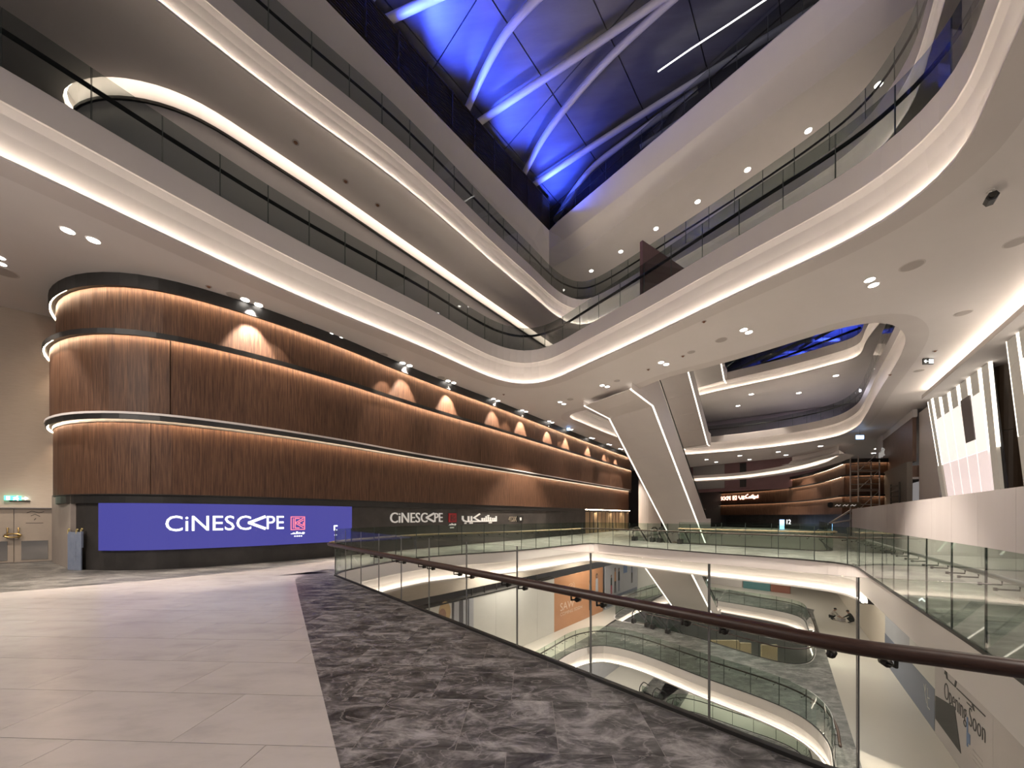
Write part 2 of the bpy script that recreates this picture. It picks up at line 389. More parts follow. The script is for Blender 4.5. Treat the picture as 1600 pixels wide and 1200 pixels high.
# ------------------------------------------------------------------ plan paths
Z2L, Z2, Z3L, Z3, Z4 = 9.66, 11.69, 15.96, 17.85, 23.9
def ext(p, d, l): return (p[0] + d[0] * l, p[1] + d[1] * l)
a2 = UP([(0, 103), (230, 240), (453, 369), (669, 481), (737, 520), (775, 539), (806, 548), (837, 548), (869, 537), (900, 519), (1006, 458), (1075, 416), (1162, 364), (1234, 322), (1319, 272), (1403, 212), (1459, 156), (1503, 103), (1525, 47), (1539, 0)], Z2)
P2 = smooth([ext(a2[0], LD, -24), ext(a2[0], LD, -8)] + a2 + [ext(a2[-1], LD, -6), ext(a2[-1], LD, -18)])
a3 = UP([(400, 33), (622, 216), (781, 370), (837, 422), (862, 447), (887, 464), (912, 470), (945, 456), (1028, 407), (1162, 325), (1300, 234), (1360, 183), (1395, 130)], Z3)
P3 = smooth([ext(a3[0], LD, -26), ext(a3[0], LD, -9)] + a3 + [(13.9, 12.9), (13.2, 11.9), (11.9, 10.2), (7.6, 4.6), (0.5, -4.6)])
a4l = U(509, 0, Z4); apex = U(858, 360, Z4); a4r = U(1281, 0, Z4)
P4 = Path([ext(a4l, LD, -26), a4l, ext(apex, ((a4l[0] - apex[0]) / 17.3, (a4l[1] - apex[1]) / 17.3), 1.0), apex, ext(apex, RD, 1.0), a4r, ext(a4r, RD, 14)])
NR = Vector((0.85, 0.527))          # away from the void on the right side
V1pts = [(-5.34, 11.2), (-5.55, 11.7), (-5.3, 12.9), (-4.75, 14.4)] + UP([(670, 870), (800, 861), (900, 851), (925, 849), (950, 851), (1107, 864), (1272, 876), (1325, 882), (1347, 892), (1357, 899), (1450, 961), (1547, 1025)], 0) + [(5.0, 3.3), (4.45, 2.45), (3.9, 2.15)]
nearpts = [(3.9, 2.15), (3.5, 2.12), (3.07, 2.23), (2.72, 2.42), (2.33, 2.5), (1.71, 3.2), (-5.34, 11.2)]
PV1 = smooth(V1pts, 0.35, 2)                        # from the near-left corner clockwise round the far side
PN = Path([(-5.34, 11.2), (2.33, 2.505), (2.75, 2.34), (3.15, 2.18), (3.5, 2.10), (3.9, 2.15)])  # near guard
V1ring = [tuple(p) for p in PV1.p] + [tuple(p) for p in reversed(PN.p[1:-1])]
V2ring = [(9.0, 27.6), (10.7, 24.3), (12.5, 22.7), (15.6, 19.3), (16.6, 19.4), (17.4, 20.6), (26.5, 32), (18.5, 42.5)]
WOODP = smooth([(-20.2, 24), (-19.0, 17.5), (-17.6, 14.6)] + UP([(83, 478), (109, 455), (141, 447), (187, 446), (250, 453), (312, 469), (406, 497), (500, 530), (525, 539), (650, 590), (775, 636), (900, 684), (985, 716)], 9.3), 0.4, 6)
HOLE2 = smooth(UP([(898, 644), (935, 637), (1035, 592), (1118, 571), (1200, 547), (1290, 519), (1340, 506), (1368, 502), (1392, 505), (1410, 516), (1416, 528), (1410, 550), (1395, 577), (1370, 617), (1352, 650), (1335, 670), (1300, 684), (1220, 697), (1120, 707)], Z2L) + [(20, 48), (10.3, 37), (5.65, 31.2), (4.5, 29.6)], 0.5, 3, True)
H3F = [(12.9, 25.6), (17.8, 18.6), (20.5, 18.4), (22.3, 19.6)] + [U(1355, 530, Z3L), U(1337, 559, Z3L), U(1300, 570, Z3L), U(1230, 588, Z3L), U(1123, 611, Z3L), (21.5, 44.0), (17, 41)]
HOLE3 = smooth(H3F, 0.5, 2, True)
H1ring = smooth([(-4.5, 13), (0, 19)] + UP([(869, 1036), (890, 1022), (912, 1013), (940, 1009), (962, 1012), (1000, 1022), (1100, 1060), (1200, 1096), (1250, 1119), (1280, 1143), (1297, 1170), (1300, 1200)], -7.2) + [(9, 10), (5, 5), (-1, 8.5)], 0.5, 1, True)
H2ring = smooth([(9.0, 32.4), (11, 30.6)] + UP([(1085, 995), (1157, 1017), (1225, 1036), (1255, 1037), (1271, 1022), (1262, 985), (1250, 965), (1225, 957), (1115, 938)], -7.2) + [(18.6, 43)], 0.5, 1, True)
H3ring = smooth([(8, 22), (11.5, 28), (13.3, 30.8), (14.7, 30.7), (16.2, 29.4), (17.5, 28.1), (18.8, 26.9), (19.6, 25.5), (18.4, 23), (12, 14), (6, 14)], 0.5, 1, True)

# ------------------------------------------------------------------ structure: slabs, fascias
OX0, OX1, OY0, OY1 = -46, 70, -15, 92
S = 'structure'
def slab_sheet(name, path, z, extra_holes, m, inset=0.0):
    p = path.off(inset) if inset else path
    pts = [tuple(q) for q in p.p]
    outer = pts + [(OX1, pts[-1][1] - 2), (OX1, OY1), (OX0, OY1), (OX0, pts[0][1])]
    V, Fc = flat(outer, extra_holes, z); return obj(name, V, Fc, m, kind=S)
def prof(zl, zc, zt, rec=0.20, back=0.0, lip=0.07):
    """cove profile, u>0 = into the slab (left of path); from the soffit lip up to the floor edge"""
    return [(0.70, zl), (0.0, zl), (0.0, zl + lip), (0.03, zl + lip), (0.03, zl + 0.03), (rec, zl + 0.03), (rec, zl + 0.10), (rec * 0.97, zl + 0.25), (rec * 0.82, zl + 0.25 + (zc - zl) * 0.35), (rec * 0.5, zc - 0.22), (rec * 0.12, zc - 0.03), (0.0, zc), (0.0, zt), (0.02, zt + 0.02), (0.5, zt + 0.02)]
def trim_edge(n, path, zl, zc, zt, rec=0.20, led=True, m=None, ledm=None):
    V, Fc = sweep(path, prof(zl, zc, zt, rec)); o = obj('trim_%d' % n, V, Fc, m or FASCIA, smooth=False, kind=S)
    if led:
        V, Fc = sweep(path, [(0.06, zl + 0.035), (0.06, zl + 0.05), (0.10, zl + 0.05), (0.10, zl + 0.035)], True)
        obj('light_strip', V, Fc, ledm or LED, o)
    return o
# the void lies to the right of P2/P3 (walked left-back -> apex -> right-back), so u>0 goes into the slab
for P in (P2, P3): pass
def orient(path, into):   # closed ring: make left normals point to the slab (outside the hole)
    a = sum(path.p[i - 1].x * path.p[i].y - path.p[i].x * path.p[i - 1].y for i in range(len(path.p)))
    return path if a < 0 else Path(list(reversed(path.p)), True)
HO2 = orient(HOLE2, 1); HO3 = orient(HOLE3, 1)
aw = UP([(91, 153), (109, 131), (141, 120), (187, 120), (250, 133), (312, 159), (400, 216), (500, 283), (631, 375), (822, 509)], Z3L)
W2 = smooth([ext(aw[0], (-0.2, 0.98), 5)] + aw + [ext(aw[-1], LD, 10)], 0.4, 3)
slot = [tuple(p) for p in W2.p] + [tuple(p) for p in reversed(W2.off(0.34).p)]
h2r = [tuple(p) for p in HO2.off(0.7).p]; h3r = [tuple(p) for p in HO3.off(0.7).p]
slab_sheet('ceiling', P2, Z2L, [h2r], CEIL_LIT, 0.7)
slab_sheet('floor_level_two', P2, Z2 - 0.05, [[tuple(p) for p in HO2.off(0.4).p]], GMARB, 0.3)
slab_sheet('ceiling_level_two', P3, Z3L, [h3r, slot], PLASTER, 0.7)
slab_sheet('floor_level_three', P3, Z3 - 0.05, [[tuple(p) for p in HO3.off(0.4).p]], GMARB, 0.3)
trim_edge(1, P2, Z2L, 10.95, Z2)
trim_edge(2, P3, Z3L, 17.15, Z3, rec=0.13, ledm=mat('warm_led_upper', (1, 1, 1), 0.5, emit=WARM, es=34.0))
trim_edge(3, HO2, Z2L, 10.95, Z2)
trim_edge(4, HO3, Z3L, 17.0, Z3)
# level four edge (no cove): splayed fascia and a deep soffit
V, Fc = sweep(P4, [(0.0, Z4), (0.0, Z4 - 0.05), (0.75, 22.9), (1.8, 22.1)]); obj('trim_5', V, Fc, FASCIA, kind=S)
so = P4.off(1.8); so2 = P4.off(10.5)
def strip_between(pa, pb, z):
    V = [(p.x, p.y, z) for p in pa.p] + [(p.x, p.y, z) for p in pb.p]; n = len(pa.p)
    return V, [(i, i + 1, n + i + 1, n + i) for i in range(n - 1)]
V, Fc = strip_between(so, so2, 22.1); obj('ceiling_level_three', V, Fc, PLASTER, kind=S)
V, Fc = strip_between(P4, so2, Z4 - 0.03); obj('floor_level_four', V, Fc, GMARB, kind=S)
# level one floor
rect = [(OX0, OY0), (OX1, OY0), (OX1, OY1), (OX0, OY1)]
V, Fc = flat(rect, [V1ring, V2ring], -0.003); FLOOR = obj('floor', V, Fc, GMARB, kind=S)
V1p = orient(Path(V1ring, True), 1)
V, Fc = flat(rect, [[tuple(p) for p in V1p.off(0.5).p], V2ring], -1.15); obj('ceiling_lower', V, Fc, PLASTER, kind=S)
def cove1(n, path, zt, h=1.15, hc=0.5, lm=None):
    zl = zt - h
    pr = [(0.7, zl), (0.0, zl), (0.0, zl + 0.07), (0.03, zl + 0.07), (0.03, zl + 0.03), (0.20, zl + 0.03), (0.20, zl + 0.10), (0.16, zl + (h - hc) * 0.5), (0.04, zt - hc - 0.06), (0, zt - hc), (0, zt), (0.12, zt)]
    V, Fc = sweep(path, pr); o = obj('trim_%d' % n, V, Fc, FASCIA, kind=S)
    V, Fc = sweep(path, [(0.06, zl + 0.035), (0.06, zl + 0.05), (0.10, zl + 0.05), (0.10, zl + 0.035)], True)
    obj('light_strip', V, Fc, lm or LEDL, o); return o
def sub_path(P, a, b, step=0.35):
    n = max(2, int((b - a) / step)); return Path([P.at(a + (b - a) * i / n) for i in range(n + 1)])
sC2 = PV1.near((11.9, 12.4))
cove1(6, sub_path(PV1, 0.0, sC2), -0.005, lm=mat('warm_led_bridge', (1, 1, 1), 0.5, emit=WARM, es=8.5))
V, Fc = sweep(sub_path(PV1, sC2, PV1.L), [(0.9, -0.72), (0.0, -0.72), (0.0, -0.005), (0.12, -0.005)]); obj('trim_13', V, Fc, FASCIA, kind=S)
V, Fc = sweep(PN.off(0.0), [(-0.9, -0.72), (0.0, -0.72), (0.0, -0.005), (-0.05, -0.005)]); obj('trim_14', V, Fc, FASCIA, kind=S)
V, Fc = sweep(orient(Path(V2ring, True), 1), [(0.9, -1.15), (0.0, -1.15), (0.0, -0.005), (0.12, -0.005)]); obj('trim_15', V, Fc, FASCIA, kind=S)
# lower floors
h1r = [tuple(p) for p in H1ring.p]; h2lr = [tuple(p) for p in H2ring.p]; h3lr = [tuple(p) for p in H3ring.p]
V, Fc = flat(rect, [h1r, h2lr], -7.21); obj('floor_lower', V, Fc, mat('cream_floor_lower', (0.60, 0.555, 0.49), 0.3), kind=S)
HH1 = orient(H1ring, 1); HH2 = orient(H2ring, 1); HH3 = orient(H3ring, 1)
cove1(7, HH1, -7.195); cove1(8, HH2, -7.195)
gouter = [(-9, 9), (6.7, 29), (11.2, 34.8), (20, 46), (26.5, 45), (29, 35.6), (28, 34.5), (19.1, 22.3), (12.5, 13.25), (7, 4), (-4, 3)]
V, Fc = flat(gouter, [h1r, h2lr], -7.2); obj('floor_lower_border', V, Fc, GMARB, kind=S)
rect2 = [(-20, -2), (45, -2), (45, 70), (-20, 70)]
V, Fc = flat(rect2, [h1r, h2lr], -8.36); obj('ceiling_basement', V, Fc, PLASTER, kind=S)
eT = Vector((11.9, 34.2)) + LD * 0.3; W4 = [tuple(eT), tuple(eT + LD * 9), tuple(eT + LD * 9 + RD * 3.75), tuple(eT + RD * 3.75)]
V, Fc = flat(rect2, [h3lr, W4], -14.4); obj('floor_basement', V, Fc, mat('cream_floor_basement', (0.62, 0.58, 0.52), 0.3), kind=S)
cove1(9, HH3, -14.39)
V, Fc = flat([(4, 20), (11, 30.5), (22, 46), (30, 40), (24, 28), (18, 18), (9, 9)], [h3lr, W4], -14.39); obj('floor_basement_border', V, Fc, GMARB, kind=S)

# ------------------------------------------------------------------ floor tiles of the level we stand on
ang = math.atan2(26, 580); tu = Vector((math.cos(ang), -math.sin(ang))); tv = Vector((math.sin(ang), math.cos(ang)))
def clip(poly, nx, ny, c):     # keep nx*x+ny*y <= c
    out = []
    for i in range(len(poly)):
        a, b = poly[i - 1], poly[i]; fa = nx * a[0] + ny * a[1] - c; fb = nx * b[0] + ny * b[1] - c
        if (fa <= 0) != (fb <= 0):
            t = fa / (fa - fb); out.append((a[0] + (b[0] - a[0]) * t, a[1] + (b[1] - a[1]) * t))
        if fb <= 0: out.append(b)
    return out
def area(p): return 0.5 * sum(p[i - 1][0] * p[i][1] - p[i][0] * p[i - 1][1] for i in range(len(p)))
def tiles(region, du, dv, u0, v0, shift, m, gap=0.004, top=0.0, maxn=290):
    R = [(Vector(p).dot(tu), Vector(p).dot(tv)) for p in region]
    us = [p[0] for p in R]; vs = [p[1] for p in R]; cells = []
    j = math.floor((min(vs) - v0) / dv)
    while v0 + j * dv < max(vs):
        sh = u0 + shift * (j % 2)
        i = math.floor((min(us) - sh) / du)
        while sh + i * du < max(us):
            q = clip(R, -1, 0, -(sh + i * du + gap)); q = clip(q, 1, 0, sh + (i + 1) * du - gap) if q else q
            q = clip(q, 0, -1, -(v0 + j * dv + gap)) if q else q; q = clip(q, 0, 1, v0 + (j + 1) * dv - gap) if q else q
            if q and abs(area(q)) > 0.001:
                w3 = [tu * a + tv * b for a, b in q]
                r = []
                for p in w3:
                    if not r or (p - r[-1]).length > 1e-4: r.append(p)
                if (r[0] - r[-1]).length < 1e-4: r.pop()
                if len(r) >= 3:
                    if area(r) < 0: r.reverse()
                    cells.append(r)
            i += 1
        j += 1
    cells.sort(key=lambda r: sum(p.y for p in r) / len(r))
    for r in cells[:maxn]:
        n = len(r); c = sum(r, Vector((0, 0))) / n
        V = [(p.x, p.y, top) for p in r] + [(p.x, p.y, top - 0.01) for p in r]
        obj('tile', V, [tuple(range(n))] + [(k, n + k, n + (k + 1) % n, (k + 1) % n) for k in range(n)], m, FLOOR)
    return len(cells)
darkedge = UP([(522, 889), (496, 891), (474, 896), (461, 905), (466, 930), (500, 1069), (532, 1200)], 0)
darkreg = [(-5.34 - 0.02, 11.2)] + darkedge + [(0.1, 0.7), (3.9, 0.7), (3.9, 2.02)] + [(p[0] - 0.03, p[1] - 0.05) for p in [(3.5, 2.10), (3.15, 2.18), (2.75, 2.34), (2.33, 2.505), (-5.34, 11.2)]]
v_ref = Vector(U(655, 1041, 0)).dot(tv)
TD = 0.795
u_ref = Vector(U(799, 1094, 0)).dot(tu)
v94 = Vector(U(799, 1094, 0)).dot(tv)
V, Fc = flat(darkreg, [], -0.0015); obj('grout_bed', V, Fc, mat('pale_grout', (0.30, 0.28, 0.27), 0.8), FLOOR)
print('tiles dark', tiles(darkreg, TD, TD, u_ref, v94 - 2 * TD, TD * 0.5, DMARB, gap=0.0026))
greyedge = UP([(0, 926), (200, 910), (400, 891), (522, 875)], 0)
lightreg = [(-16.5, 7.2)] + greyedge + [(-5.9, 16.2), (-5.35, 13.6), (-5.6, 12.4), (-5.62, 11.7)] + [p for p in darkedge] + [(0.1, 0.7), (-4.0, 0.7)]
print('tiles light', tiles(lightreg, TD * 2, TD, u_ref - 0.3, v94 - 2 * TD, TD, LSTONE, gap=0.003))

# ------------------------------------------------------------------ cinema wall: wood tiers, black shelf lines, black base, screen
WP = WOODP                        # walked from far left round the corner to the far right; room on the right side => u<0 towards us
tiers = [(7.82, 9.28, 0.0), (5.16, 7.66, -0.14), (2.52, 4.96, -0.06)]
CW = empty('wall_cinema', (0, 0, 0), kind=S)
L = WP.L
sub = Path([p for p in WP.p])
def band(path, s0, s1, prof_, step=0.5):
    n = max(2, int((s1 - s0) / step) + 1)
    return sweep(Path([path.at(s0 + (s1 - s0) * i / (n - 1)) for i in range(n)]), prof_, True)
joints = {0: [0], 1: [0], 2: [0]}
for ti, (z0, z1, u) in enumerate(tiers):
    s_end = L - (0.0 if ti != 2 else 0.8)
    # measured joints: tier 3 at column 237, tier 2 at column 590
    ref = {0: 430, 1: 590, 2: 237}[ti]; sj = WP.hit(ref)[-1]; step = 3.75
    cuts = []; k = sj
    while k > 0.5: cuts.append(k); k -= step
    k = sj + step
    while k < s_end - 0.5: cuts.append(k); k += step
    cuts = [0.0] + sorted(cuts) + [s_end]
    for a, b in zip(cuts, cuts[1:]):
        V, Fc = band(WP, a + 0.004, b - 0.004, [(u, z0), (u, z1), (u + 0.05, z1), (u + 0.05, z0)])
        obj('wood_panel', V, Fc, WOOD, CW)
    V, Fc = band(WP, 0, s_end, [(u + 0.06, z0 - 0.3), (u + 0.06, z1 + 0.1), (u + 0.3, z1 + 0.1), (u + 0.3, z0 - 0.3)]); obj('backing', V, Fc, BLACK, CW)
    # black shelf over the tier with an LED under its nose
    zs = z1 + 0.02; no = u - 0.17
    top = zs + (0.36 if ti == 0 else 0.11)
    V, Fc = band(WP, 0, s_end, [(no, zs - 0.06), (no, top), (u + 0.28, top), (u + 0.28, zs), (no + 0.02, zs), (no + 0.02, zs - 0.06)]); SHF = obj('shelf', V, Fc, BLACK, CW)
    V, Fc = band(WP, 0, s_end, [(no + 0.025, zs - 0.022), (no + 0.025, zs - 0.004), (no + 0.055, zs - 0.004), (no + 0.055, zs - 0.022)]); obj('light_strip', V, Fc, LEDW, SHF)
    if ti == 2:
        V, Fc = band(WP, 0, s_end, [(no - 0.03, top), (no - 0.03, top + 0.07), (u, top + 0.07), (u, top)]); obj('ledge', V, Fc, PLASTER, CW)
# end returns at the far right and soffit under tier 3
V, Fc = band(WP, 0, L - 0.8, [(-0.06, 2.49), (0.5, 2.49), (0.5, 2.52), (-0.06, 2.52)]); obj('soffit', V, Fc, BLACK, CW)
# black base in tall cladding panels
sA = WP.hit(110)[-1]; sB = WP.hit(552)[-1] - 0.0; sC = WP.hit(855)[-1]; sD = WP.hit(915)[-1]; sE = WP.hit(984)[-1]
def basepanels(s0, s1, m, w):
    n = max(1, round((s1 - s0) / w))
    for i in range(n):
        V, Fc = band(WP, s0 + (s1 - s0) * i / n + 0.003, s0 + (s1 - s0) * (i + 1) / n - 0.003, [(0.12, 0), (0.12, 2.5), (0.2, 2.5), (0.2, 0)]); obj('cladding_panel', V, Fc, m, CW)
basepanels(sA, sB + 0.0, BLACKW, 2.6); basepanels(sB, sC, BLACKW2, 3.2); basepanels(sC, sD, BLACKW, 3.0)
V, Fc = band(WP, sA - 0.0, L, [(0.21, 0), (0.21, 2.5), (0.4, 2.5), (0.4, 0)]); obj('backing', V, Fc, BLACK, CW)
# bronze curtain-like wall at the far entrance
n = 60; V = []; Fc = []
for i in range(n + 1):
    s = sD + (sE - sD) * i / n; p = WP.at(s); nn = WP.nor(s); o = 0.15 + 0.13 * math.sin(i * 1.3) + 0.05 * math.sin(i * 2.9)
    for z in (0, 2.45): V.append((p.x + nn.x * o, p.y + nn.y * o, z))
    if i: Fc.append((2 * i - 2, 2 * i, 2 * i + 1, 2 * i - 1))
obj('pleated_panel', V, Fc, mat('bronze_pleat', (0.50, 0.37, 0.24), 0.35, 0.5), CW, smooth=True)
V, Fc = band(WP, sD, sE, [(-0.02, 2.42), (-0.02, 2.46), (0.03, 2.46), (0.03, 2.42)]); obj('light_strip', V, Fc, LEDW, CW)
# stone return between the beige wall and the black base
jA = WP.at(sA); jB = Vector(U(81, 878, 0))
mb = MB(); mb.wallbox((jB.x, jB.y), (jA.x, jA.y), 0, 2.6, 0.3); mb.build('wall_return', STONE2, kind=S)

# the blue LED screen
s0, s1 = WP.hit(152)[-1], WP.hit(552)[-1] - 0.05
SCR = empty('led_screen', (*WP.at((s0 + s1) / 2), 0.7), 'wide blue video screen reading CINESCAPE on the black cinema wall', 'screen')
def wallart(VF, sx, off, z0, t, name, m, parent): 
    V, Fc = onpath(VF, WP, sx, off, z0, t, -1); return obj(name, V, Fc, m, parent)
n = 40; zb, zt = 0.66, 2.30
V, Fc = band(WP, s0, s1, [(0.03, zb), (0.03, zt), (0.11, zt), (0.11, zb)]); obj('panel', V, Fc, SCREEN, SCR)
def px_s(px): return WP.hit(px)[-1]
def z_at(px, py, off=0.0):
    p = WP.at(px_s(px)); return H + (CY - py) / F * p.y
def word(sx0, sx1, z0, z1):
    a = fit2d(text2d('CiNESC'), 0, 0, 4.90, 1.0); b = stroke2d([[(5.80, 0.92), (4.78, 0.5), (5.80, 0.08)]], 0.19)
    c = fit2d(text2d('PE'), 5.94, 0.02, 7.15, 0.98)
    V, Fc = merge2d(a, b, c); return fit2d((V, Fc), 0, 0, sx1 - sx0, z1 - z0)
EMBS = [[(0, 0), (1, 0), (1, 1), (0, 1), (0, 0)], [(0.17, 0.13), (0.17, 0.87)], [(0.3, 0.52), (0.9, 0.9)], [(0.3, 0.52), (0.9, 0.13)],
        [(0.3, 0.52), (0.3, 0.87), (0.62, 0.87)], [(0.3, 0.52), (0.3, 0.13), (0.6, 0.13)], [(0.52, 0.52), (0.9, 0.74)], [(0.52, 0.52), (0.9, 0.30)], [(0.9, 0.3), (0.9, 0.55)]]
SQUIG = [[(0, 0.2), (0.15, 0.2), (0.2, 0.6), (0.25, 0.2), (0.4, 0.2), (0.45, 0.9), (0.5, 0.2), (0.62, 0.2), (0.66, 0.6), (0.7, 0.2), (0.85, 0.2), (0.92, 0.7), (1.0, 0.4), (0.9, 0.0)]]
def emblem(sx0, sx1, z0, z1, off, t, mline, mtxt, parent, zdots):
    wd, ht = sx1 - sx0, z1 - z0
    wallart(fit2d(stroke2d(EMBS, 0.06), 0, 0, wd, ht), sx0, off, z0, t, 'emblem', mline, parent)
    wallart(fit2d(stroke2d(SQUIG, 0.12), 0, 0, wd, ht * 0.2), sx0, off, z0 - ht * 0.33, t, 'script_line', mtxt, parent)
    wallart(merge2d(*[rect2d(wd * (0.25 + 0.15 * k), 0, wd * (0.34 + 0.15 * k), ht * 0.08) for k in range(4)]), sx0, off, z0 - ht * 0.5, t, 'dots', mtxt, parent)
a, b = px_s(258), px_s(444)
wallart(word(a, b, 0, z_at(350, 805) - z_at(350, 829.5)), a, 0.028, z_at(350, 829.5), 0.004, 'wordmark', SCRW, SCR)
a, b = px_s(454.5), px_s(477)
emblem(a, b, z_at(465, 828), z_at(465, 807), 0.028, 0.004, SCRP, SCRW, SCR, 0)
a = px_s(523); wallart(stroke2d([[(0.12, 0.4), (0, 0.4), (0, 0.22), (0.12, 0.22)], [(0.02, 0), (0.1, 0)]], 0.05), a, 0.028, z_at(523, 836), 0.004, 'caption', SCRW, SCR)

# raised signs on the charcoal part
def sign(name, label, pc, z): return empty(name, (*WP.at(px_s(pc)), z), label, 'sign')
sg = sign('sign_letters', 'white raised CINESCAPE letters on the charcoal cinema wall', 650, 2)
a, b = px_s(611.5), px_s(693); zl_, zh_ = z_at(650, 817), z_at(650, 800.5)
wallart(word(a, b, 0, zh_ - zl_), a, 0.115, zl_, 0.06, 'letters', SIGNW, sg)
sg = sign('emblem_sign', 'small red square emblem with white script on charcoal cinema wall', 708, 2)
a, b = px_s(702.5), px_s(714.5); zl_, zh_ = z_at(708, 816), z_at(708, 802)
wallart(rect2d(0, 0, b - a, zh_ - zl_), a, 0.115, zl_, 0.05, 'plate', SIGNR, sg)
wallart(fit2d(stroke2d(EMBS[1:], 0.07), (b - a) * .2, (zh_ - zl_) * .12, (b - a) * 0.85, (zh_ - zl_) * 0.85), a, 0.064, zl_, 0.006, 'emblem', INK, sg)
wallart(fit2d(stroke2d(SQUIG, 0.12), 0, 0, b - a, 0.16), a, 0.115, zl_ - 0.22, 0.03, 'script_line', SIGNW, sg)
wallart(fit2d(stroke2d([[(0, 0), (1, 0)]], 0.3), 0, 0, (b - a) * 0.5, 0.07), a + (b - a) * 0.2, 0.115, zl_ - 0.36, 0.03, 'dots', SIGNW, sg)
def arabic():
    try:
        VF = text2d('\uFE90\uFEF4\uFEDC\uFEB4\uFEE8\uFEF4\uFEB3')
        if len(VF[0]) > 60: return VF
    except Exception: pass
    return stroke2d(SQUIG, 0.1)
AR = stroke2d([[(x * 3.6, y) for x, y in st] for st in [[(0.02, 0.75), (0.02, 0.45), (0.05, 0.28), (0.12, 0.2), (0.985, 0.2), (0.985, 0.72)], [(0.17, 0.2), (0.17, 0.72)], [(0.25, 0.2), (0.25, 0.72)],
               [(0.49, 0.2), (0.32, 0.58), (0.48, 1.0)], [(0.55, 0.2), (0.55, 0.52)], [(0.61, 0.2), (0.61, 0.52)], [(0.67, 0.2), (0.67, 0.72)], [(0.735, 0.2), (0.735, 0.66)],
               [(0.80, 0.2), (0.80, 0.6)], [(0.87, 0.2), (0.87, 0.52)], [(0.93, 0.2), (0.93, 0.52)], [(0.08, 0.02), (0.10, 0.02)], [(0.21, 0.02), (0.27, 0.02)], [(0.72, 0.82), (0.75, 0.82)], [(0.77, 0.02), (0.83, 0.02)]]], 0.14)
sg = sign('arabic_sign', 'white raised Arabic lettering on the charcoal cinema wall', 750, 2)
a, b = px_s(723), px_s(777.5); zl_, zh_ = z_at(750, 818), z_at(750, 802)
wallart(fit2d(AR, 0, 0, b - a, zh_ - zl_), a, 0.115, zl_, 0.06, 'letters', SIGNW, sg)
sg = sign('format_sign', 'dim bronze 4DX lettering with black badge at wall end', 808, 2)
a, b = px_s(796), px_s(808.5); zl_, zh_ = z_at(802, 815), z_at(802, 807)
wallart(fit2d(text2d('4DX'), 0, 0, b - a, zh_ - zl_), a, 0.115, zl_, 0.05, 'letters', SIGNB, sg)
a, b = px_s(810), px_s(819); wallart(rect2d(0, 0, b - a, zh_ - zl_ + 0.1), a, 0.115, zl_ - 0.05, 0.05, 'badge', BLACK, sg)
wallart(rect2d((b - a) * .35, 0.08, (b - a) * .65, 0.3), a, 0.062, zl_, 0.008, 'badge_mark', SIGNW, sg)

# ------------------------------------------------------------------ left end: beige wall, service door, exit sign, board
w0 = Vector(U(0, 881, 0)); w1 = Vector(U(83, 877, 0)); wd = (w1 - w0).normalized(); wn = Vector((wd.y, -wd.x))   # wn towards the room
wa = w0 - wd * 9; wb = w1 + wd * 6
DH = H + 13.0 / F * w0.y
mb = MB(); mb.wallbox((wa.x, wa.y), (wb.x, wb.y), DH, 9.7, 0.4); mb.build('wall_left', BEIGE, kind=S)
mb = MB(); mb.wallbox((wb.x, wb.y), (wb.x + LD.x * 20, wb.y + LD.y * 20), 0, 9.7, 0.4); mb.build('wall_back_left', BEIGE, kind=S)
def wpt(px): # point along the door wall for a picture column
    r = (px - CX) / F; k = (w0.x - r * w0.y) / (r * wd.y - wd.x); return w0 + wd * k
D1 = empty('door_1', (w0.x, w0.y, 0), kind=S)
back = -0.12
def dwall(p0, p1, z0, z1, o0, o1):
    a = p0 + wn * o0; b = p1 + wn * o0; c = p1 + wn * o1; d = p0 + wn * o1
    m = MB(); m.hexa([(a.x, a.y, z0), (b.x, b.y, z0), (c.x, c.y, z0), (d.x, d.y, z0), (a.x, a.y, z1), (b.x, b.y, z1), (c.x, c.y, z1), (d.x, d.y, z1)]); return m
mid = wpt(19.5)
for (pa, pb, px0, px1) in ((wpt(19.5) - wd * 1.7, mid - wd * 0.01, None, None), (mid + wd * 0.01, wpt(82), None, None)):
    lf = dwall(pa, pb, 0.02, DH - 0.02, back - 0.06, back).build('door_leaf', DOORM, D1)
    ins = 0.16
    dwall(pa + wd * 0.17, pb - wd * 0.14, 0.10, 0.83, back, back + 0.015).build('kick_plate', CHROME, lf)
for sg_ in (-1, 1):
    m = MB(); p = mid + wd * (0.13 * sg_) + wn * (back + 0.09); m.tube([(p.x, p.y, 0.95), (p.x, p.y, 1.35)], 0.022, 8); 
    for zz in (0.97, 1.33):
        q = mid + wd * (0.13 * sg_) + wn * back; m.tube([(p.x, p.y, zz), (q.x, q.y, zz)], 0.016, 6)
    m.build('door_handle', BRASS, lf, smooth=True)
m = MB(); c = mid + wn * (back + 0.12); m.tube([(c.x + wd.x * 0.2 * math.cos(t), c.y + wd.y * 0.2 * math.cos(t), 1.05 + 0.07 * math.sin(t)) for t in [i * math.pi / 8 for i in range(17)]], 0.03, 6, cap=False); m.build('chain', BRASS, D1)
dwall(wa, wpt(19.5) - wd * 1.72, 0, DH, -0.4, -0.0).build('wall_left_pier', BEIGE, kind=S)
dwall(wpt(82.5), wb, 0, DH, -0.4, -0.02).build('wall_left_jamb', STONE2, kind=S)
m = stroke2d([[(0, 0.3), (0.12, 0.36), (0.3, 0.3), (0.42, 0.34)], [(0.1, 0.18), (0.2, 0.24), (0.32, 0.16)], [(0.18, 0.02), (0.22, 0.08)], [(-0.02, -0.1), (0.4, -0.1)]], 0.02)
P0 = wpt(40) + wn * (back); V, Fc = onplane(m, (P0.x, P0.y, 1.62), Vector((wd.x, wd.y, 0)), Vector((0, 0, 1)), Vector((wn.x, wn.y, 0)), 0.003); obj('scrawl', V, Fc, INK, D1)
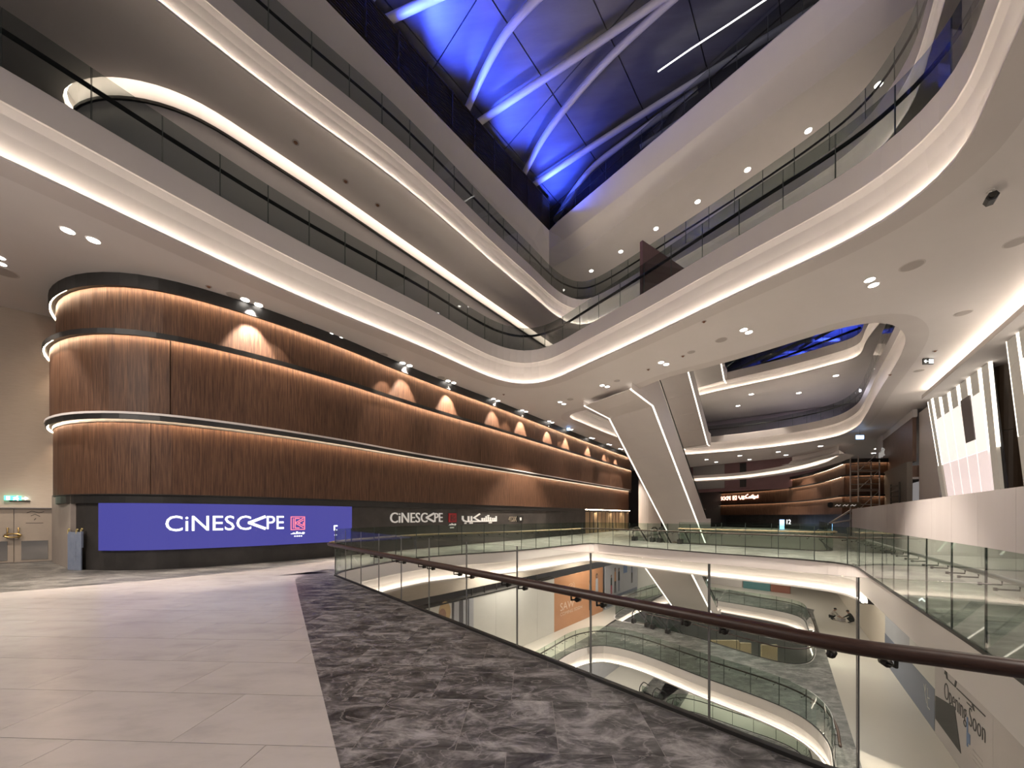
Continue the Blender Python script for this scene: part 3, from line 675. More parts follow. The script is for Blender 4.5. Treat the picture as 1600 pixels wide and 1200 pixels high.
# exit sign
e0, e1 = wpt(8), wpt(34); ez = H + 28.0 / F * e0.y
EX = empty('exit_sign', (e0.x, e0.y, ez), 'lit green running-man exit sign above the beige double door', 'sign')
dwall(e0, e1, ez - 0.085, ez + 0.085, 0.02, 0.09).build('light_box', GREENS, EX)
dwall(e0 + wd * 0.1, e0 + wd * 0.6, ez - 0.12, ez - 0.085, 0.0, 0.05).build('bracket', BLACK, EX)
arts = merge2d(stroke2d([[(0.22, 0.03), (0.30, 0.07), (0.34, 0.0)], [(0.30, 0.07), (0.27, 0.0), (0.22, -0.05)], [(0.27, 0), (0.33, -0.06)]], 0.025), rect2d(0.30, 0.085, 0.335, 0.115), stroke2d([[(0.42, 0.02), (0.55, 0.02)], [(0.5, 0.07), (0.56, 0.02), (0.5, -0.03)]], 0.025), rect2d(0.05, -0.05, 0.14, 0.09))
V, Fc = onplane(arts, (e0.x + wn.x * 0.09, e0.y + wn.y * 0.09, ez - 0.025), Vector((wd.x, wd.y, 0)), Vector((0, 0, 1)), Vector((wn.x, wn.y, 0)), 0.004); obj('pictogram', V, Fc, EXITW, EX)
# blue-grey board wrapped round the corner of the base
b0 = Vector(U(107.5, 890, 0)); b1 = Vector(U(129, 891, 0)); bd = (b1 - b0).normalized(); bn = Vector((bd.y, -bd.x)); bz = H - 25.0 / F * b0.y
BO = empty('protection_board', (b0.x, b0.y, 0), 'blue-grey protective board with yellow foam ends at black wall corner', 'board')
def brd(a, b, z0, z1, o0, o1, name, m):
    p = [b0 + bd * a + bn * o0, b0 + bd * b + bn * o0, b0 + bd * b + bn * o1, b0 + bd * a + bn * o1]
    q = MB(); q.hexa([(v.x, v.y, z0) for v in p] + [(v.x, v.y, z1) for v in p]); q.build(name, m, BO)
bw = (b1 - b0).length
brd(0, bw * 0.97, 0, bz, 0, 0.03, 'sheet', FOAM); brd(bw * 0.98, bw * 1.06, 0.75, bz + 0.02, 0, 0.05, 'edge_strip', FOAM)
for a, hh in ((0.01, 0.1), (bw * 0.62, 0.09), (bw * 0.95, 0.11)):
    q = MB(); p = b0 + bd * a + bn * 0.015; q.tube([(p.x, p.y, bz - 0.06), (p.x, p.y, bz + hh * 0.7), (p.x + bd.x * 0.04, p.y + bd.y * 0.04, bz + hh)], 0.026, 6); q.build('foam_tube', TAPE, BO)
for a, z0, z1 in ((0.6, 0.7, 0.95), (0.45, 0.45, 0.47), (0.58, 0.3, 0.62)):
    brd(bw * a, bw * a + (0.012 if z1 - z0 > 0.1 else 0.18), z0, z1, 0.03, 0.033, 'marker_line', SLATE)
q = MB(); p = Vector(U(151, 889, 0)); q.disc((p.x, p.y, 0.0), 0.03, 0.06, 8, 0.02); q.build('foam_scrap', TAPE, label='tiny yellow foam scrap on the floor at black wall foot', cat='scrap')

# ------------------------------------------------------------------ glass balustrades
def balustrade(name, label, path, z0, z1, pane, gm, railz=None, raild=0.22, rail_r=(0.05, 0.045), railm=None, s0=0.0, s1=None, cuts=None, brackets=0, thick=0.02, base=True, gap=0.006, chan=BLACK, edge_w=0.010, em=None):
    s1 = path.L if s1 is None else s1
    B = empty(name, (*path.at((s0 + s1) / 2), z0), label, 'balustrade')
    if cuts is None:
        n = max(1, round((s1 - s0) / pane)); cuts = [s0 + (s1 - s0) * i / n for i in range(n + 1)]
    for a, b in zip(cuts, cuts[1:]):
        k = 2
        t0 = path.tan(a + 0.05); t1 = path.tan(b - 0.05)
        if t0.dot(t1) < 0.9995: k = 5
        aa, bb = a + gap / 2, b - gap / 2; ew = edge_w
        q = [path.at(aa)] + [path.at(aa + ew + (bb - aa - 2 * ew) * i / (k - 1)) for i in range(k)] + [path.at(bb)]
        V, Fc = sweep(Path(q), [(-thick / 2, z0), (-thick / 2, z1), (thick / 2, z1), (thick / 2, z0)], True)
        go = obj('glass_pane', V, Fc, [gm, em or EDGE], B); nf = len(Fc)
        for fi in list(range(4)) + list(range(nf - 6, nf)): go.data.polygons[fi].material_index = 1
    pts = [path.at(s0 + (s1 - s0) * i / max(2, int((s1 - s0) / 0.35))) for i in range(int(max(2, (s1 - s0) / 0.35)) + 1)]
    sp = Path(pts)
    if base:
        V, Fc = sweep(sp, [(-0.03, z0 - 0.02), (-0.03, z0 + 0.03), (0.03, z0 + 0.03), (0.03, z0 - 0.02)], True); obj('base_channel', V, Fc, chan, B)
    if railz is not None:
        rp = sp.off(raild); m = MB(); m.tube([(p.x, p.y, z0 + railz) for p in rp.p], rail_r[0], 12, rail_r[1]); HR_ = m.build('handrail', railm or RAILW, B, smooth=True)
        if brackets:
            for a, b in zip(cuts, cuts[1:]):
                for f in brackets:
                    s = a + (b - a) * f; p = path.at(s); n = path.nor(s); r = p + n * raild; e = p + n * 0.01
                    m = MB(); m.tube([(r.x, r.y, z0 + railz - rail_r[1] + 0.01), (r.x, r.y, z0 + railz - rail_r[1] - 0.05), (e.x, e.y, z0 + railz - rail_r[1] - 0.055)], 0.012, 6)
                    m.disc((e.x, e.y, z0 + railz - rail_r[1] - 0.075), 0.02, 0.04, 8); m.build('rail_bracket', DARKST, HR_)
    return B
GT = 1.385
# near guard: measured pane joints on the straight run
PNr = Path(list(PN.p))      # from the far-left corner to the right; the void lies on the left, our side on the right
jx = [524, 540, 564, 592, 627, 670.5, 729, 808, 923, 1108]
cuts = [PNr.hit(x)[0] for x in jx]; cuts.append(PNr.hit(1340)[0] if PNr.hit(1340) else PNr.c[1]); cuts = cuts + [cuts[-1] + 1.0, PNr.L]
cuts[0] = 0.0
NG = balustrade('glass_balustrade', 'clear glass balustrade with thick dark wood handrail beside dark marble', PNr, 0.0, GT, 1.2, GLASS, None, cuts=cuts, gap=0.006, edge_w=0.004, em=mat('polished_glass_edge', (0.22, 0.22, 0.21), 0.15))
ra, rb = Vector((-5.34, 11.2)), Vector((2.33, 2.505)); rdv = (rb - ra).normalized(); rnv = Vector((rdv.y, -rdv.x)) * 0.13
A_, B_ = ra - rdv * 0.15 + rnv, rb + rnv
rl = smooth([A_, A_.lerp(B_, .25), A_.lerp(B_, .5), A_.lerp(B_, .75), A_.lerp(B_, .95), B_ + Vector((0.02, -0.02)), (2.58, 2.235), (2.9, 2.04), (3.35, 1.93), (3.9, 1.98)], 0.12, 2)
m = MB(); m.tube([(p.x, p.y, 0.945) for p in rl.p], 0.053, 16, 0.053); NGR = m.build('handrail', RAILW, NG, smooth=True)
for a, b in zip(cuts, cuts[1:]):
    for f in ((0.14, 0.86) if b - a > 0.6 else (0.5,)):
        s = a + (b - a) * f; p = PNr.at(s); n = -PNr.nor(s); r = p + n * 0.13; e = p + n * 0.01
        m = MB(); m.tube([(r.x, r.y, 0.90), (r.x, r.y, 0.85), (e.x, e.y, 0.838)], 0.011, 6); m.tube([(e.x - n.x * 0.03, e.y - n.y * 0.03, 0.838), (e.x + n.x * 0.03, e.y + n.y * 0.03, 0.838)], 0.028, 10); m.build('rail_bracket', DARKST, NGR, smooth=True)
# far side and right side of the void (void on the right of PV1)
sR = PV1.near((9.0, 18.0)); sB2 = PV1.near((5.2, 24.3)); sC2 = PV1.near((11.8, 12.6))
br = (0.2, 0.8)
balustrade('glass_balustrade', 'green-tinted glass balustrade along the far side before the cinema wall', PV1, 0.0, GT, 1.22, GLASSG, 0.97, 0.16, (0.045, 0.04), TANW, 0.15, sB2 - 0.8, brackets=br)
balustrade('glass_balustrade', 'green-tinted glass balustrade across the back bridge before the escalators', PV1, 0.0, GT, 1.22, GLASSG, 0.97, 0.16, (0.045, 0.04), RAILW, sB2 - 0.8, sC2, brackets=br)
balustrade('glass_balustrade', 'green-tinted glass balustrade along the right walkway before the hoarding', PV1, 0.0, GT, 1.22, GLASSG, 0.97, 0.20, (0.04, 0.035), STEEL, sC2, PV1.L, brackets=br)
# second guard behind the bridge, round the escalator well
E2 = Path([(10.9, 24.2), (12.5, 22.5), (15.6, 19.15), (16.6, 19.2), (17.6, 20.6), (24, 29)])
balustrade('glass_balustrade', 'green-tinted glass guard round the escalator well behind the bridge', E2, 0.0, GT, 1.3, GLASSG, 0.97, -0.16, (0.045, 0.04), TANW, brackets=br)
# upper levels
balustrade('glass_balustrade', 'smoky glass balustrade with black rail on the lower upstairs balcony', P2.off(0.06), Z2, Z2 + 1.36, 1.34, GLASSD, 0.93, 0.10, (0.05, 0.065), BLACK, P2.near(a2[0]) - 4, P2.near(a2[-1]) + 4)
balustrade('glass_balustrade', 'smoky glass balustrade on the second upstairs balcony below the roof', P3.off(0.06), Z3, Z3 + 1.36, 1.34, GLASSD, 0.93, 0.12, (0.045, 0.055), BLACK, P3.near(a3[0]) - 5, P3.L - 4)
PR4 = Path([apex, a4r, ext(a4r, RD, 6)])
balustrade('glass_balustrade', 'dark glass balustrade on the topmost ledge against blue roof', PR4.off(0.05), Z4, Z4 + 1.4, 1.34, GLASSD, 0.95, 0.12, (0.035, 0.035), BLACK)
sa = HO2.near((31, 33.5)); 
def ringpart(ring, A, B):
    sa_, sb_ = ring.near(A), ring.near(B)
    if sb_ < sa_: sb_ += ring.L
    return Path([ring.at(s % ring.L) for s in [sa_ + (sb_ - sa_) * i / 60 for i in range(61)]])
HB2 = ringpart(HO2, (24, 47), (17.5, 17)); 
if HB2.L > HO2.L * 0.6: HB2 = ringpart(HO2, (17.5, 17), (24, 47))
balustrade('glass_balustrade', 'dark glass balustrade seen inside the far ceiling opening, lower storey', HB2.off(0.06), Z2, Z2 + 1.36, 1.34, GLASSD, 0.93, 0.12, (0.05, 0.06), BLACK)
HB3 = ringpart(HO3, (23, 42.5), (31, 31)); 
if HB3.L > HO3.L * 0.6: HB3 = ringpart(HO3, (31, 31), (23, 42.5))
balustrade('glass_balustrade', 'dark glass balustrade seen inside the far ceiling opening, upper storey', HB3.off(0.06), Z3, Z3 + 1.36, 1.34, GLASSD, None)
# lower floor guards
q = ringpart(HH1, (11.3, 13), (-4, 13.5)); q = q if q.L < HH1.L * 0.75 and q.at(q.L / 2).y > 14 else ringpart(HH1, (-4, 13.5), (11.3, 13))
balustrade('glass_balustrade', 'curved glass balustrade round the near opening one floor down', q.off(0.06), -7.19, -5.83, 1.3, GLASSG, 0.97, 0.14, (0.045, 0.04), RAILW, brackets=br)
q = ringpart(HH2, (9.5, 32), (18.5, 42)); 
balustrade('glass_balustrade', 'glass balustrade with curved wood rail round the far opening downstairs', HH2.off(0.06), -7.19, -5.83, 1.4, GLASSG, 0.97, 0.14, (0.05, 0.045), RAILW, 1.0, HH2.L - 3.0)
balustrade('glass_balustrade', 'small glass balustrade two floors down beside the lowest escalator', HH3.off(0.06), -14.38, -13.0, 1.4, GLASSG, 0.97, 0.14, (0.04, 0.035), DARKST, 1.0, HH3.L - 2)

# ------------------------------------------------------------------ escalators
L3 = Vector((LD.x, LD.y, 0)); R3 = Vector((RD.x, RD.y, 0)); UPV = Vector((0, 0, 1))
SL = 0.577
def escalator(label, top, rise, width, lanes=2, side_h=1.6, flat_top=3.4, flat_bot=2.4, under_at_top=-2.3, strips=True, steps=14, newel=True):
    """top = plan point of the upper kink on the left edge; runs down along +LD; width along RD"""
    T = Vector(top); E = empty('escalator', T, label, 'escalator')
    run = rise / SL
    def P(s, wv, dz):          # s along run from kink, dz above the underside line
        z = 0.0 if s <= 0 else (-SL * s if s <= run else -rise)
        return T + L3 * s + R3 * wv + UPV * (z + dz)
    ss = [-flat_top, 0, run, run + flat_bot]
    # underside panels, sides
    for a, b in zip(ss, ss[1:]):
        n = max(1, round((b - a) / 2.4))
        for k in range(n):
            u, v = a + (b - a) * k / n, a + (b - a) * (k + 1) / n - 0.012
            m = MB(); m.hexa([P(u, 0.2, 0), P(v, 0.2, 0), P(v, width - 0.2, 0), P(u, width - 0.2, 0), P(u, 0.2, 0.05), P(v, 0.2, 0.05), P(v, width - 0.2, 0.05), P(u, width - 0.2, 0.05)]); m.build('soffit_panel', FASCIA, E)
    for wv, w2 in ((0, 0.06), (width - 0.06, width)):
        m = MB()
        for a, b in zip(ss, ss[1:]):
            m.hexa([P(a, wv, 0), P(b, wv, 0), P(b, w2, 0), P(a, w2, 0), P(a, wv, side_h), P(b, wv, side_h), P(b, w2, side_h), P(a, w2, side_h)])
        m.build('side_cladding', FASCIA, E)
    if strips:
        for wv in (0.07, width - 0.19):
            m = MB()
            for a, b in zip(ss, ss[1:]):
                m.hexa([P(a, wv, 0.02), P(b, wv, 0.02), P(b, wv + 0.12, 0.02), P(a, wv + 0.12, 0.02), P(a, wv, 0.06), P(b, wv, 0.06), P(b, wv + 0.12, 0.06), P(a, wv + 0.12, 0.06)])
            m.build('light_strip', LEDT, E)
    lw = width / lanes
    for ln in range(lanes):
        a0 = ln * lw
        for wv in (a0 + 0.28, a0 + lw - 0.28):
            m = MB()
            m.hexa([P(-0.6, wv, side_h), P(run + 0.4, wv, side_h), P(run + 0.4, wv + 0.02, side_h), P(-0.6, wv + 0.02, side_h), P(-0.6, wv, side_h + 0.95), P(run + 0.4, wv, side_h + 0.95), P(run + 0.4, wv + 0.02, side_h + 0.95), P(-0.6, wv + 0.02, side_h + 0.95)])
            m.build('glass_panel', GLASSG, E)
            hr = [P(-0.75, wv, side_h + 0.1), P(-1.05, wv, side_h + 0.3), P(-1.15, wv, side_h + 0.6), P(-1.0, wv, side_h + 0.9), P(-0.7, wv, side_h + 1.0), P(-0.1, wv, side_h + 1.0), P(0.3, wv, side_h + 1.02)]
            hr += [P(run, wv, side_h + 1.0), P(run + 0.8, wv, side_h + 1.0), P(run + 1.15, wv, side_h + 0.6), P(run + 0.9, wv, side_h + 0.15)]
            m = MB(); m.tube(hr, 0.045, 8); m.build('handrail', BLACK, E, smooth=True)
            p = P(-0.8, wv - 0.12, side_h); 
            m = MB(); m.hexa([P(-1.1, wv - 0.14, side_h - 0.02), P(-0.5, wv - 0.14, side_h - 0.02), P(-0.5, wv + 0.16, side_h - 0.02), P(-1.1, wv + 0.16, side_h - 0.02), P(-1.1, wv - 0.14, side_h + 0.3), P(-0.5, wv - 0.14, side_h + 0.3), P(-0.5, wv + 0.16, side_h + 0.3), P(-1.1, wv + 0.16, side_h + 0.3)]); m.build('newel_box', BLACK, E)
        sm = None
        for k in range(steps):
            s = 0.2 + k * 0.4
            if s > run: break
            p = P(s, a0 + 0.42, side_h - 0.15)
            if sm is None:
                wv = lw - 0.84; q = MB(); z3 = UPV * 0.2
                q.hexa([Vector((0, 0, 0)) - z3, L3 * 0.39 - z3, L3 * 0.39 + R3 * wv - z3, R3 * wv - z3, Vector((0, 0, 0)), L3 * 0.39, L3 * 0.39 + R3 * wv, R3 * wv])
                sm = bpy.data.meshes.new('step'); sm.from_pydata([tuple(v) for v in q.v], [], q.f); sm.materials.append(DARKST)
            o = bpy.data.objects.new('step', sm); link(o, E); o.location = p - T
        m = MB(); m.hexa([P(-flat_top, a0 + 0.3, side_h - 0.06), P(0.2, a0 + 0.3, side_h - 0.06), P(0.2, a0 + lw - 0.3, side_h - 0.06), P(-flat_top, a0 + lw - 0.3, side_h - 0.06), P(-flat_top, a0 + 0.3, side_h), P(0.15, a0 + 0.3, side_h), P(0.15, a0 + lw - 0.3, side_h), P(-flat_top, a0 + lw - 0.3, side_h)]); m.build('landing_plate', STEEL, E)
    return E
escalator('white-clad escalator with glowing edges descending from the ceiling opening', (7.45, 28.8, 9.3), 10.4, 4.2, side_h=2.6, flat_top=4.2)
escalator('white-clad escalator higher up inside the opening, behind the largest one', (13.9, 37.0, 17.35), 7.1, 3.4, side_h=1.5, flat_top=6, flat_bot=1.4, steps=4)
escalator('small escalator end with lit edges at the top of opening', (14.2, 34.0, 23.6), 6.9, 3.4, side_h=1.5, flat_top=5, flat_bot=1.6, steps=4)
escalator('escalator going down from the bridge behind the back balustrade', (9.3, 28.0, -1.2), 6.9, 4.2, side_h=1.18, flat_top=2.0, flat_bot=1.5)
escalator('escalator pair leaving the grey marble one floor down', (10.6, 32.2, -8.4), 6.9, 3.8, side_h=1.18, flat_top=1.8, flat_bot=1.5)
escalator('lowest escalator pair two floors down, under the curved balcony', (11.9, 34.2, -15.5), 5.5, 3.8, side_h=1.1, flat_top=1.6, flat_bot=1.5, strips=False)

# round column behind the escalator
cp = UY(1015, 806, 44); m = MB(); m.disc((cp[0], cp[1], 0), 1.25, 9.66, 28); m.build('column', FASCIA, kind=S, smooth=False)

# ------------------------------------------------------------------ upper walls, cove walls
# level two: curved white shop wall below a lit slot
o = obj('wall_upper_left', *sweep(W2, [(0.26, Z2), (0.26, 15.50), (0.22, 15.50), (0.22, 15.62), (0.34, 15.62), (0.34, 16.6), (0.0, 16.6), (0.0, 15.96)]), PLASTER, kind=S)
obj('light_strip', *sweep(W2, [(0.03, 16.12), (0.03, 16.16), (0.08, 16.16), (0.08, 16.12)], True), LEDS, o)
obj('shadow_gap_strip', *sweep(W2, [(0.20, 15.50), (0.20, 15.60), (0.27, 15.60), (0.27, 15.50)], True), DARKST, o)  # dark strip stands in for the shade of the wall-top gap
W3 = P3.off(7.0)
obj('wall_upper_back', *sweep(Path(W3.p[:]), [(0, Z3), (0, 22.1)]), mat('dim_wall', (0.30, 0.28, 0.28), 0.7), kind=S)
# plum hoarding on the right balcony
p0 = UY(1004, 457, 17.5); p1 = UY(1092, 420, 20.3)
m = MB(); m.wallbox((p0[0], p0[1]), (p1[0], p1[1]), Z2, 14.8, 0.15); m.build('plum_hoarding', PLUM, label='dark plum hoarding panel behind the black-railed glass upstairs', cat='hoarding')

# ------------------------------------------------------------------ louvre screen and roof
def loc4(s, nn): # along louvre line from a4l, nn to its right
    d = (Vector(apex) - Vector(a4l)).normalized(); n = Vector((d.y, -d.x)); return Vector(a4l) + d * s + n * nn
d4 = (Vector(apex) - Vector(a4l)).normalized(); n4 = Vector((d4.y, -d4.x))
LV = empty('louvre_screen', (*loc4(8, 0), Z4), 'black horizontal louvre screen along the foot of the blue roof', 'screen')
l0, l1 = -14.0, (Vector(apex) - Vector(a4l)).length
nb = 15
for k in range(nb):
    z = Z4 + 0.08 + k * 0.135; a = loc4(l0, 0.0); b = loc4(l1, 0.0)
    m = MB(); m.beam((a.x, a.y, z), (b.x, b.y, z), 0.10, 0.05); m.build('slat', LOUV, LV)
k = l0
while k < l1:
    a = loc4(k, 0.09); m = MB(); m.box((a.x - 0.04, a.y - 0.04, Z4), (a.x + 0.04, a.y + 0.04, Z4 + 2.15)); m.build('post', LOUV, LV); k += 1.75
a = loc4(l0, -0.2); b = loc4(l1, -0.2); m = MB(); m.wallbox((a.x, a.y), (b.x, b.y), Z4, Z4 + 2.0, 0.05); m.build('backing', mat('louvre_void', (0.006, 0.006, 0.007), 0.9), LV)
a = loc4(l0, 0); b = loc4(l1, 0); m = MB(); m.beam((a.x, a.y, Z4 + 2.12), (b.x, b.y, Z4 + 2.12), 0.16, 0.08); m.build('top_rail', LOUV, LV)
RZ0, RK = 26.3, 0.22
def roofz(x, y):
    d = (Vector((x, y)) - Vector(a4l)).dot(n4); return RZ0 + RK * d
def URF(px, py, dz=0.0):
    rx, rz = (px - CX) / F, (CY - py) / F
    # H + t rz = RZ0+dz + RK*((t rx - ax) nx + (t - ay) ny)
    A = rz - RK * (rx * n4.x + n4.y); B = RZ0 + dz - H - RK * (a4l[0] * n4.x + a4l[1] * n4.y)
    t = B / A; return Vector((rx * t, t, H + rz * t))
ROOF = empty('roof', (0, 0, 26), kind=S)
si, ni = 6.0, 3.6
for i in range(-4, 17):
    for j in range(-2, 12):
        if j > 8 and i > 10: continue
        q = []
        for ds, dn in ((0, 0), (1, 0), (1, 1), (0, 1)):
            p = loc4((i + ds) * si + (-0.03 if ds else 0.03), (j + dn) * ni + (-0.03 if dn else 0.03)); q.append((p.x, p.y, roofz(p.x, p.y) + 0.55))
        V = q + [(a_, b_, c_ + 0.1) for a_, b_, c_ in q]
        obj('roof_panel', V, [(0, 1, 2, 3), (4, 7, 6, 5), (0, 4, 5, 1), (1, 5, 6, 2), (2, 6, 7, 3), (3, 7, 4, 0)], ROOFM, ROOF)
p = [loc4(-26, -9), loc4(102, -9), loc4(102, 44), loc4(-26, 44)]
obj('roof_deck', [(v.x, v.y, roofz(v.x, v.y) + 0.7) for v in p], [(0, 1, 2, 3)], BLACK, ROOF)
def rib(pts, r=0.19):
    P = [URF(x, y) for x, y in pts]
    if len(P) > 2:
        sp = []; n = len(P)
        for i in range(n - 1):
            p0, p1, p2, p3 = P[max(i - 1, 0)], P[i], P[i + 1], P[min(i + 2, n - 1)]
            for k in range(6):
                t = k / 6; sp.append(0.5 * ((2 * p1) + (p2 - p0) * t + (2 * p0 - 5 * p1 + 4 * p2 - p3) * t * t + (3 * p1 - p0 - 3 * p2 + p3) * t ** 3))
        P = sp + [P[-1]]
    m = MB(); m.tube(P, r, 12); return m.build('roof_rib', RIBM, ROOF, smooth=True)
rib([(569, 15), (600, -38), (640, -90)]); rib([(590, 38), (672, 0), (800, -60)])
rib([(723, 187), (753, 119), (790, 53), (837, 0), (900, -55)]); rib([(736, 200), (800, 156), (900, 90), (1031, 0), (1120, -62)])
rib([(811, 287), (847, 219), (894, 156), (956, 87), (1050, 0), (1110, -48)]); rib([(822, 297), (900, 245), (1019, 169), (1144, 92), (1270, 15)])
rib([(867, 345), (895, 300), (930, 258), (1000, 205), (1090, 140)]); rib([(1000, 230), (1120, 150), (1260, 60)], 0.14)
for pts in ([(1112, 600), (1165, 579), (1215, 583), (1270, 590)], [(1130, 588), (1200, 556), (1262, 552), (1320, 566)], [(1190, 566), (1255, 534), (1310, 531)], [(1250, 545), (1300, 515), (1340, 500)]): rib(pts, 0.28)
m = MB(); m.tube([URF(1125, 590, -1.2), URF(1230, 556, -1.2), URF(1345, 512, -1.2)], 0.18, 8); m.build('roof_rib', BLACK, ROOF)
LL = mat('linear_glow', (1, 1, 1), 0.5, emit=(1, 0.95, 0.9), es=2.0)  # emissive material for the thin line along the roof
m = MB(); m.tube([URF(1028, 112, -0.1), URF(1080, 76, -0.1), URF(1140, 37, -0.1), URF(1200, -3, -0.1)], 0.035, 6); m.build('roof_glow_line', LL, label='thin white glowing line on the dark roof', cat='light')
# blue flood lights at the rib feet
def lamp(kind, name, loc, energy, col, aim=None, **k):
    l = bpy.data.lights.new(name, kind); l.energy = energy; l.color = col
    for a_, v in k.items(): setattr(l, a_, v)
    o = bpy.data.objects.new(name, l); COL.objects.link(o); o.location = loc
    if aim is not None: o.rotation_euler = (Vector(aim) - Vector(loc)).to_track_quat('-Z', 'Y').to_euler()
    return o
BLUE = (0.055, 0.10, 1.0)
for px, py, e in ((640, 20, 1.0), (690, 90, 1.3), (755, 150, 0.8), (785, 215, 1.2), (838, 262, 0.8), (848, 305, 1.1), (905, 305, 0.8), (560, -40, 0.8)):
    q = URF(px, py, 0.4); sq = (Vector((q.x, q.y)) - Vector(a4l)).dot(d4); p = loc4(sq - 0.4, 0.9); q = q + Vector((n4.x, n4.y, 0.2)) * 1.6
    lamp('SPOT', 'roof_flood', (p.x, p.y, 23.7), FLOOD_W * e, BLUE, q, spot_size=math.radians(72), spot_blend=1.0, shadow_soft_size=0.12)
for sq, e in ((-3, 0.9), (4, 1.0), (10, 1.0), (15, 0.8)):  # weaker wide spots added as blue fill on the deeper roof
    p = loc4(sq, 1.2); q = loc4(sq + 3, 15); lamp('SPOT', 'roof_flood', (p.x, p.y, 23.6), FLOOD_W * 0.28 * e, BLUE, (q.x, q.y, 30.3), spot_size=math.radians(80), spot_blend=1.0, shadow_soft_size=0.12)
for px, py in ((1240, 560), (1320, 520), (1150, 590)):
    t = URF(px, py); lamp('SPOT', 'roof_flood', (t.x, t.y - 2, t.z - 2.5), FLOOD_W * 1.4, BLUE, (t.x, t.y + 6, t.z + 2), spot_size=math.radians(120), shadow_soft_size=0.4)

# ------------------------------------------------------------------ ceiling fittings
def on_ceiling(px, py, z=Z2L): a = U(px, py, z); return Vector((a[0], a[1], z))
def twin(label, pts, z=Z2L, spot=None, r=0.13, aim=None, e=1.0, group=None):
    ps = [on_ceiling(x, y, z) for x, y in pts]; c = sum(ps, Vector()) / len(ps)
    T = empty('downlight', c, label, 'light', group)
    for p in ps:
        m = MB(); m.disc((p.x, p.y, z - 0.012), r * 1.25, 0.02, 18); m.build('trim_ring', DETW, T)
        m = MB(); m.disc((p.x, p.y, z - 0.02), r, 0.012, 18); m.build('lens', DISC, T)
    if spot:
        tgt = aim if aim is not None else (c.x, c.y, 0)
        l = lamp('SPOT', 'downlight_beam', (c.x, c.y, z - 0.06), SPOT_W * e, (1.0, 0.87, 0.74), tgt, spot_size=math.radians(spot), spot_blend=0.35, shadow_soft_size=0.08)
    return T
row = [((383, 468), (404, 476)), ((516, 522), (531, 528)), ((629, 567), (640, 571)), ((700, 595), (709, 598)), ((771, 623), (778, 626)), ((816, 641), (822, 643)), ((858, 658), (863, 660)), ((888, 670), (893, 671)), ((923, 684), (927, 685)), ((950, 694), (954, 695)), ((968, 701), (972, 702))]
for i, pr in enumerate(row):
    twin('%s twin downlight from the rounded corner along the wood wall top' % ORD[i], pr, spot=62, e=0.8)
# unseen fill lamps behind and beside the viewpoint, added to brighten the near floor
for (x, y, tx, ty, e_) in ((-13.5, 3.5, -5.5, 5.0, 330), (-17.0, 4.0, -9, 5.0, 200), (-15.5, 0.5, -3.0, 3.0, 230), (7.5, -1.5, 3.0, 3.0, 300)):
    lamp('AREA', 'ceiling_fill', (x, y, 9.0), e_, (1.0, 0.88, 0.78), (tx, ty, 0), shape='DISK', size=1.6)
for (x, y, e_) in ((6.5, 38.0, 320), (12.5, 8.0, 150)):  # fill added over the far bridge and the right hoarding
    lamp('AREA', 'ceiling_fill', (x, y, 9.63), e_, (1.0, 0.90, 0.80), None, shape='DISK', size=0.6)
# wall washers that draw scallops on the walnut
for px in (425, 600, 700, 790, 875, 915, 950):
    s = px_s(px); p = WP.at(s); n = WP.nor(s); q = p - n * 0.95
    lamp('SPOT', 'wall_washer', (q.x, q.y, 9.6), 280 if px not in (425, 600) else (160 if px == 425 else 400), (1.0, 0.80, 0.62), (p.x + n.x * 0.15, p.y + n.y * 0.15, 5.9), spot_size=math.radians(50), spot_blend=0.4, shadow_soft_size=0.02)
twin('twin downlight in the dim ceiling left of the rounded wood corner', ((106, 360), (146, 375)), spot=55, e=0.35, aim=(-11.5, 7.5, 0))
twin('twin downlight cut by the left picture edge over the door', ((0, 402), (2, 412)), spot=70, e=0.45, r=0.1)
mids = [((875, 628), (881, 631)), ((941, 602), (949, 604)), ((1033, 566), (1041, 569)), ((1162, 515), (1170, 519)), ((1359, 437), (1365, 445))]
for i, pr in enumerate(mids): twin('%s twin downlight from the escalator along the middle ceiling edge' % ORD[i], pr, spot=85, e=1.5)
far = [((1104, 718), (1119, 722)), ((1156, 712), (1171, 718)), ((1216, 706), (1228, 711)), ((1282, 697), (1291, 704)), ((1365, 708), (1370, 701))]
for i, pr in enumerate(far): twin('%s twin downlight from the left under the far wood wall ceiling' % ORD[i], pr, spot=90, e=0.8, r=0.22)
stars = [(924, 423), (970, 393), (1025, 357), (1090, 315), (1168, 265), (1263, 204), (1373, 132)]
for i, pq in enumerate(stars): twin('%s single spotlight, counted upward along the topmost white soffit' % ORD[i], (pq,), z=22.1, spot=75, r=0.15, e=0.35)
for i, pq in enumerate([(1153, 634), (1174, 616), (1248, 614), (1306, 587)]): twin('%s small spotlight from the left inside the far ceiling opening' % ORD[i], (pq,), z=Z3L, spot=80, r=0.22, e=0.6)
